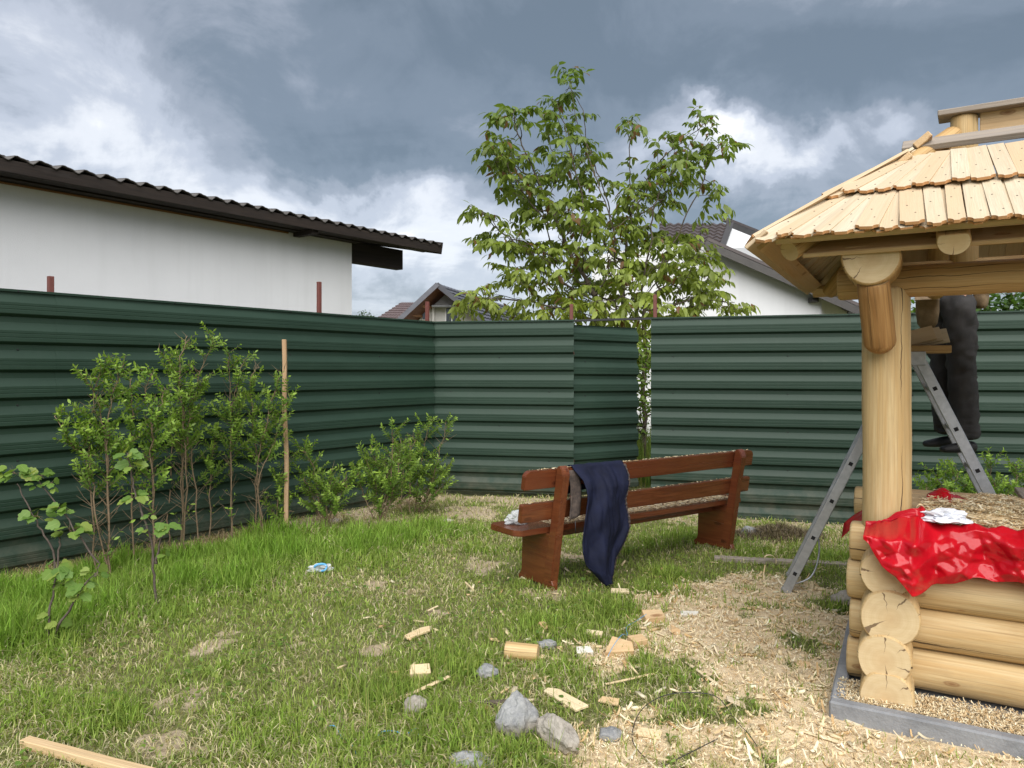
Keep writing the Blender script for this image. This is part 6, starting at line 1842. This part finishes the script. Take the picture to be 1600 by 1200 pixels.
def bush_tree(label, px, Y, top_py, rx, name='garden_tree', n=420, low=(0.04, 0.085, 0.02), high=(0.09, 0.16, 0.03), size=0.09, seed=1, group='leafy trees showing above the right fence', per=5):
    rs = np.random.default_rng(seed); top = at(px, top_py, Y).z; X = (px - CX) / F * Y; A = []
    for _ in range(n):
        v = rs.normal(0, 1, 3); v /= np.linalg.norm(v); v *= rs.random() ** 0.33
        A.append((X + v[0] * rx, Y + v[1] * rx, top * 0.62 + v[2] * top * 0.38))
    base = Vector((X, Y, -0.1)); m = int(top * 0.3 / 0.15)
    tree(name, label, base, [[base + Vector((0.03 * math.sin(i), 0, 0.15 * i)) for i in range(max(4, m))]], A, 0.14, 2.5, 0.22, 0.006, simple_leaves(size, low, high, per), MT['leaf'], group, seed)
bush_tree('light green leafy tree above the fence at the right edge', 1578, 13.0, 448, 1.1, seed=2, n=700, per=22, size=0.12)
bush_tree('bright green tree top showing between post and tool belt', 1440, 12.0, 455, 0.55, seed=3, low=(0.06, 0.12, 0.02), high=(0.12, 0.20, 0.03), n=300, per=22, size=0.11)
bush_tree('dark distant tree right of the white gable, behind the shelter post', 1338, 24.0, 472, 0.9, seed=4, low=(0.03, 0.06, 0.02), high=(0.06, 0.10, 0.03), n=200, size=0.12)
bush_tree('leafy green shrub growing behind the gap in the fence', 1008, 10.7, 510, 0.42, name='garden_shrub', seed=5, low=(0.08, 0.15, 0.02), high=(0.18, 0.25, 0.05), n=700, size=0.085, group='leafy shrubs behind the fence', per=14)
bush_tree('distant round green tree beyond the white house roof end', 570, 60.0, 485, 1.6, seed=6, low=(0.04, 0.08, 0.02), high=(0.08, 0.12, 0.03), n=150, size=0.2)

# ================================================================== grass, straw and shavings on the ground
def blades(name, P, H, W, az, lean, C, kinks=None):
    n = len(P)
    ca, sa = np.cos(az), np.sin(az)
    d = np.stack([ca, sa, np.zeros(n)], -1); s = np.stack([-sa, ca, np.zeros(n)], -1)
    # rotate the width direction a little so that blades do not all face their lean
    tw = rng.uniform(-0.9, 0.9, n)[:, None]; s = unit(s * np.cos(tw) + d * np.sin(tw))
    H = H[:, None]; W = W[:, None]; l = lean[:, None]
    up = np.array((0, 0, 1.0))
    m1 = P + up * H * 0.50 * np.cos(l * .5) + d * H * 0.50 * np.sin(l * .5)
    tip = m1 + up * H * 0.5 * np.cos(l * 1.25) + d * H * .5 * np.sin(l * 1.25)
    V = np.stack([P - s * W * .5, P + s * W * .5, m1 - s * W * .42, m1 + s * W * .42, tip], 1)
    b = (np.arange(n) * 5)[:, None]
    Q = b + np.array([[0, 1, 3, 2]]); T = b + np.array([[2, 3, 4]])
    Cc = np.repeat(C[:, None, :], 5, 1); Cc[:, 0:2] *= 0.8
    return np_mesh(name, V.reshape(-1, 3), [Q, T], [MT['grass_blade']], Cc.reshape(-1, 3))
def excluded(x, y):
    rx, ry = x - GO.x, y - GO.y
    det = GF.x * GS.y - GF.y * GS.x
    a = (rx * GS.y - ry * GS.x) / det; b = (GF.x * ry - GF.y * rx) / det
    return (a > -0.24) & (a < WID + 0.4) & (b > -0.44) & (b < DEP + 0.35)
def scatter(n, ymin=2.45, ymax=10.2, power=1.35):
    u = rng.random(n); k = 2 - power
    Y = (ymin ** k + u * (ymax ** k - ymin ** k)) ** (1 / k)
    X = rng.uniform(-0.86, 0.86, n) * Y
    ok = inside(X, Y) & ~excluded(X, Y)
    return X[ok], Y[ok]
def grass():
    X, Y = scatter(440000)
    dA = seg_dist(X, Y, FA0, FA1)
    lush = (1 - sstep(1.5, 2.3, dA + (fbm(X, Y, 1.3, 41, 3) - .5) * 1.2)) * sstep(0.15, 0.5, dA + (fbm(X, Y, 3, 44, 3) - .5) * .5)
    lush = lush * (1 - sstep(6.9, 7.6, Y))
    p_ = gp(650, 832); lush = np.maximum(lush, 0.9 * np.exp(-((X - p_.x) / 0.5) ** 2 - ((Y - p_.y) / 0.35) ** 2))
    lush = lush * (0.65 + 0.35 * sstep(0.36, 0.56, fbm(X, Y, 2.4, 47, 3)))
    tuft = sstep(0.60, 0.76, fbm(X, Y, 2.6, 51, 3)) * 0.75
    for (px, py, r) in ((600, 1090, .22), (720, 1040, .25), (700, 1160, .3), (880, 1060, .2), (960, 960, .3), (860, 985, .25), (430, 1150, .25), (560, 1180, .25), (780, 1190, .2), (1040, 925, .25), (1190, 860, .4), (1290, 870, .4)):
        q = gp(px, py); tuft = np.maximum(tuft, 0.85 * np.exp(-((X - q.x) ** 2 + (Y - q.y) ** 2) / r ** 2))
    saw = saw_mask(X, Y); dirt = dirt_mask(X, Y)
    dry = sstep(0.42, 0.66, fbm(X, Y, 1.7, 61, 4)) * (1 - lush) * (1 - tuft * .7)
    dens = 0.42 + 0.5 * lush + 0.45 * tuft + 0.30 * fbm(X, Y, 6, 71, 2)
    dens = dens * (1 - 0.93 * saw * (1 - 0.35 * (fbm(X, Y, 5, 77, 2) > .62))) * (1 - 0.58 * dirt * (1 - lush * .3))
    keep = rng.random(len(X)) < np.clip(dens, 0, 1)
    X, Y, lush, tuft, dry, saw, dirt = (v[keep] for v in (X, Y, lush, tuft, dry, saw, dirt))
    n = len(X)
    isdry = rng.random(n) < np.clip(0.09 + 0.36 * dry + 0.45 * dirt - 0.08 * lush - .1 * tuft, 0.03, .85)
    H = 0.026 + 0.034 * rng.random(n) + lush * rng.uniform(0.03, 0.20, n) * (0.55 + 0.9 * fbm(X, Y, 3.5, 99, 2)) + tuft * rng.uniform(0.02, 0.10, n)
    lean = np.abs(rng.normal(0.75, 0.45, n)) * (1 - 0.35 * lush)
    lean = np.where(isdry, rng.uniform(1.0, 1.55, n), np.clip(lean, 0.05, 1.45))
    H = np.where(isdry, H * 0.9 + 0.015, H)
    W = (0.0033 + 0.00045 * Y) * rng.uniform(.7, 1.35, n) * (1 + .45 * lush + .3 * tuft)
    c_short = np.array((0.275, 0.375, 0.080)); c_lush = np.array((0.185, 0.335, 0.038)); c_tuft = np.array((0.235, 0.365, 0.055)); c_dry = np.array((0.52, 0.44, 0.25)); c_str = np.array((0.66, 0.59, 0.39))
    C = c_short + (c_lush - c_short) * lush[:, None]; C = C + (c_tuft - C) * (tuft * (1 - lush))[:, None]
    yl = np.clip(rng.normal(0.15, 0.24, n), 0, .85)[:, None] * (1 - lush[:, None] * .6)
    C = C + (np.array((0.38, 0.37, 0.11)) - C) * yl
    dk = c_dry + (c_str - c_dry) * rng.random((n, 1))
    C = np.where(isdry[:, None], dk, C) * rng.uniform(.55, 1.3, (n, 1))
    P = np.stack([X, Y, ground_z(X, Y) - 0.003 + np.where(isdry, rng.uniform(0, .012, n), 0)], -1)
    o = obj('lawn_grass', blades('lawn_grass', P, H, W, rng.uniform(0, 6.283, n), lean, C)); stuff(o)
    tag(o, 'patchy lawn with long lush grass along the left fence', 'grass')
    return n
NG = grass()
def ground_shavings():
    X, Y = scatter(170000, 2.45, 9.0, 1.2)
    m = saw_mask(X, Y); nz = fbm(X, Y, 7, 81, 3)
    keep = rng.random(len(X)) < np.clip(m * 0.75 * (0.5 + nz), 0, 1) + 0.016 * (np.hypot(X - 0.9, Y - 4.4) < 2.4)
    X, Y, m = X[keep], Y[keep], m[keep]; n = len(X)
    big = rng.random(n) < 0.05
    L = np.where(big, rng.uniform(0.03, 0.095, n), rng.uniform(0.008, 0.030, n)) * (0.85 + 0.06 * Y)
    W = np.where(big, rng.uniform(0.006, 0.013, n), rng.uniform(0.0025, 0.0065, n)) * (0.85 + 0.06 * Y)
    P = np.stack([X, Y, ground_z(X, Y) + 0.012 * m + rng.uniform(0.001, 0.014, n)], -1)
    o = flakes('wood_shavings', P, L, W, rng.uniform(0, 6.28, n), rng.normal(0, 0.28, n), rng.uniform(0, 0.8, n), shaving_cols(n)); stuff(o)
    tag(o, 'carpet of sawdust and small shavings on the ground before the log wall', 'shavings')
    # the same on the kerb of the plinth
    n = 14000
    a = rng.uniform(-0.2, 1.6, n); b = rng.uniform(-0.36, -0.12, n)
    P = np.stack([GO.x + GF.x * a + GS.x * b, GO.y + GF.y * a + GS.y * b, 0.062 + rng.random(n) * 0.028], -1)
    o = flakes('wood_shavings', P, rng.uniform(.008, .028, n), rng.uniform(.003, .006, n), rng.uniform(0, 6.28, n), rng.normal(0, .25, n), rng.uniform(0, .8, n), shaving_cols(n)); stuff(o)
    tag(o, 'sawdust drifted on the plinth between kerb and log wall', 'shavings')
ground_shavings()
def wood_chips():
    """chunky splinters and axe chips: small boxes turned every way"""
    n = 620
    X = rng.uniform(-0.9, 2.2, n); Y = rng.uniform(2.9, 6.2, n)
    k = inside(X, Y) & ~excluded(X, Y) & (rng.random(n) < 0.16 + 0.84 * np.maximum(saw_mask(X, Y), np.exp(-((X - .55) / .6) ** 2 - ((Y - 3.9) / .7) ** 2))); X, Y = X[k], Y[k]; n = len(X)
    S = np.stack([rng.uniform(.010, .045, n), rng.uniform(.004, .014, n), rng.uniform(.002, .007, n)], -1)
    c8 = np.array([(x, y, z) for x in (-1, 1) for y in (-1, 1) for z in (-1, 1)], float)
    V = c8[None] * S[:, None]; V[:, 4:, 1] *= rng.uniform(.3, 1, (n, 1))
    az, pt = rng.uniform(0, 6.283, n), rng.normal(0, .3, n)
    ca, sa, cp, sp = (f(v)[:, None] for v in (az, pt) for f in (np.cos, np.sin))
    x, y, z = V[..., 0] * cp - V[..., 2] * sp, V[..., 1], V[..., 0] * sp + V[..., 2] * cp
    V = np.stack([x * ca - y * sa + X[:, None], x * sa + y * ca + Y[:, None], z + (ground_z(X, Y) + .014)[:, None]], -1)
    b = (np.arange(n) * 8)[:, None]
    Q = np.concatenate([b + np.array([q]) for q in ((0, 1, 3, 2), (4, 6, 7, 5), (0, 4, 5, 1), (2, 3, 7, 6), (0, 2, 6, 4), (1, 5, 7, 3))], 0)
    C = np.repeat((shaving_cols(n) * 1.05)[:, None, :], 8, 1).reshape(-1, 3)
    o = stuff(obj('wood_chips', np_mesh('wood_chips', V.reshape(-1, 3), [Q], [MT['shaving']], C)))
    tag(o, 'small axe chips and splinters scattered over grass and sawdust', 'wood chips')
wood_chips()
def dry_heap():
    c = gp(1218, 838); n = 3800
    r = np.sqrt(rng.random(n)); an = rng.uniform(0, 6.283, n)
    X = c.x + r * 0.42 * np.cos(an); Y = c.y + r * 0.30 * np.sin(an)
    P = np.stack([X, Y, ground_z(X, Y) + (1 - r) * 0.13 * rng.uniform(.5, 1, n)], -1)
    pal = np.array([(0.16, 0.115, 0.085), (0.24, 0.185, 0.125), (0.32, 0.26, 0.17), (0.10, 0.075, 0.06)])
    C = pal[rng.choice(4, n)] * rng.uniform(.8, 1.2, (n, 1))
    o = obj('dry_grass_heap', blades('dry_grass_heap', P, rng.uniform(0.04, .11, n), np.full(n, .0055), rng.uniform(0, 6.283, n), rng.uniform(.8, 1.5, n), C)); stuff(o)
    tag(o, 'heap of withered brown roots and grass right of the bench', 'grass heap')
    # straw lying along the left fence foot
    n = 5200; t = rng.uniform(0.12, 1.0, n); w = np.abs(rng.normal(.22, .14, n))
    e = FA1 - FA0; nn = Vector((e.y, -e.x)).normalized()
    X = FA0.x + e.x * t + nn.x * w; Y = FA0.y + e.y * t + nn.y * w
    k = fbm(X, Y, 2.2, 91, 3) > .45; X, Y = X[k], Y[k]; n = len(X)
    P = np.stack([X, Y, ground_z(X, Y) + rng.uniform(0, .025, n)], -1)
    C = np.array([(0.36, 0.26, 0.16), (0.25, 0.17, 0.11), (0.46, 0.36, 0.22)])[rng.choice(3, n)] * rng.uniform(.7, 1.15, (n, 1))
    o = obj('straw', blades('straw', P, rng.uniform(.05, .16, n), np.full(n, .0042), rng.uniform(0, 6.283, n), rng.uniform(1.15, 1.5, n), C)); stuff(o)
    tag(o, 'withered straw lying along the foot of the left fence', 'straw')
    # tall meadow grass beyond the fence, seen through the gap
    n = 9000; X = rng.uniform(0.3, 3.4, n); Y = rng.uniform(10.1, 13.5, n)
    P = np.stack([X, Y, ground_z(X, Y)], -1)
    C = np.array([(0.16, 0.24, 0.04), (0.26, 0.28, 0.07), (0.10, 0.17, 0.03)])[rng.choice(3, n)] * rng.uniform(.7, 1.2, (n, 1))
    o = obj('meadow_grass', blades('meadow_grass', P, rng.uniform(.25, .85, n), np.full(n, .011), rng.uniform(0, 6.283, n), np.abs(rng.normal(.3, .25, n)), C)); stuff(o)
    tag(o, 'tall meadow grass beyond the fence, showing through the gap', 'grass')
def weeds():
    """small round and pointed weed leaves lying in the lawn"""
    X, Y = scatter(26000, 2.45, 8.5, 1.4)
    k = (fbm(X, Y, 4.5, 121, 3) > 0.52) & (saw_mask(X, Y) < 0.35); X, Y = X[k], Y[k]; n = len(X)
    P = np.stack([X, Y, ground_z(X, Y) + rng.uniform(0.012, 0.045, n)], -1)
    az = rng.uniform(0, 6.283, n); D = unit(np.stack([np.cos(az), np.sin(az), rng.uniform(-.1, .6, n)], -1))
    N_ = np.array((0, 0, 1.0)) + rng.normal(0, .3, (n, 3)); N_ = unit(N_ - D * np.sum(N_ * D, 1, keepdims=True))
    L = rng.uniform(0.012, 0.038, n) * (0.8 + 0.05 * Y)
    pal = np.array([(0.12, 0.21, 0.035), (0.19, 0.28, 0.05), (0.25, 0.30, 0.07)]); C = pal[rng.choice(3, n)] * rng.uniform(.7, 1.2, (n, 1))
    o = leaves_obj('lawn_weeds', [leaf_set(P, D, N_, L, L * rng.uniform(.35, .8, n), C)], MT['leaf'], None)
    tag(o, 'small broad leaved weeds scattered through the lawn', 'weeds')
    # tall flowering grass stalks in a few tufts
    pts = []
    for (px, py, m, r) in ((600, 1105, 60, .10), (615, 1085, 50, .12), (700, 1060, 30, .10), (725, 1010, 34, .12), (590, 1150, 24, .12), (870, 1190, 16, .15), (1130, 1185, 10, .15), (930, 1195, 14, .12), (820, 1120, 12, .12)):
        q = gp(px, py)
        for _ in range(m): pts.append((q.x + rng.normal(0, r), q.y + rng.normal(0, r)))
    pts = np.array(pts); n = len(pts)
    P = np.stack([pts[:, 0], pts[:, 1], ground_z(pts[:, 0], pts[:, 1])], -1)
    C = np.array([(0.22, 0.31, 0.06), (0.36, 0.36, 0.12), (0.17, 0.25, 0.05)])[rng.choice(3, n)] * rng.uniform(.8, 1.15, (n, 1))
    o = obj('grass_stalks', blades('grass_stalks', P, rng.uniform(.12, .26, n), rng.uniform(.003, .0045, n), rng.uniform(0, 6.283, n), np.abs(rng.normal(.35, .25, n)), C)); stuff(o)
    tag(o, 'tall thin grass stalks standing in tufts left of the rocks', 'grass')
weeds()
dry_heap()
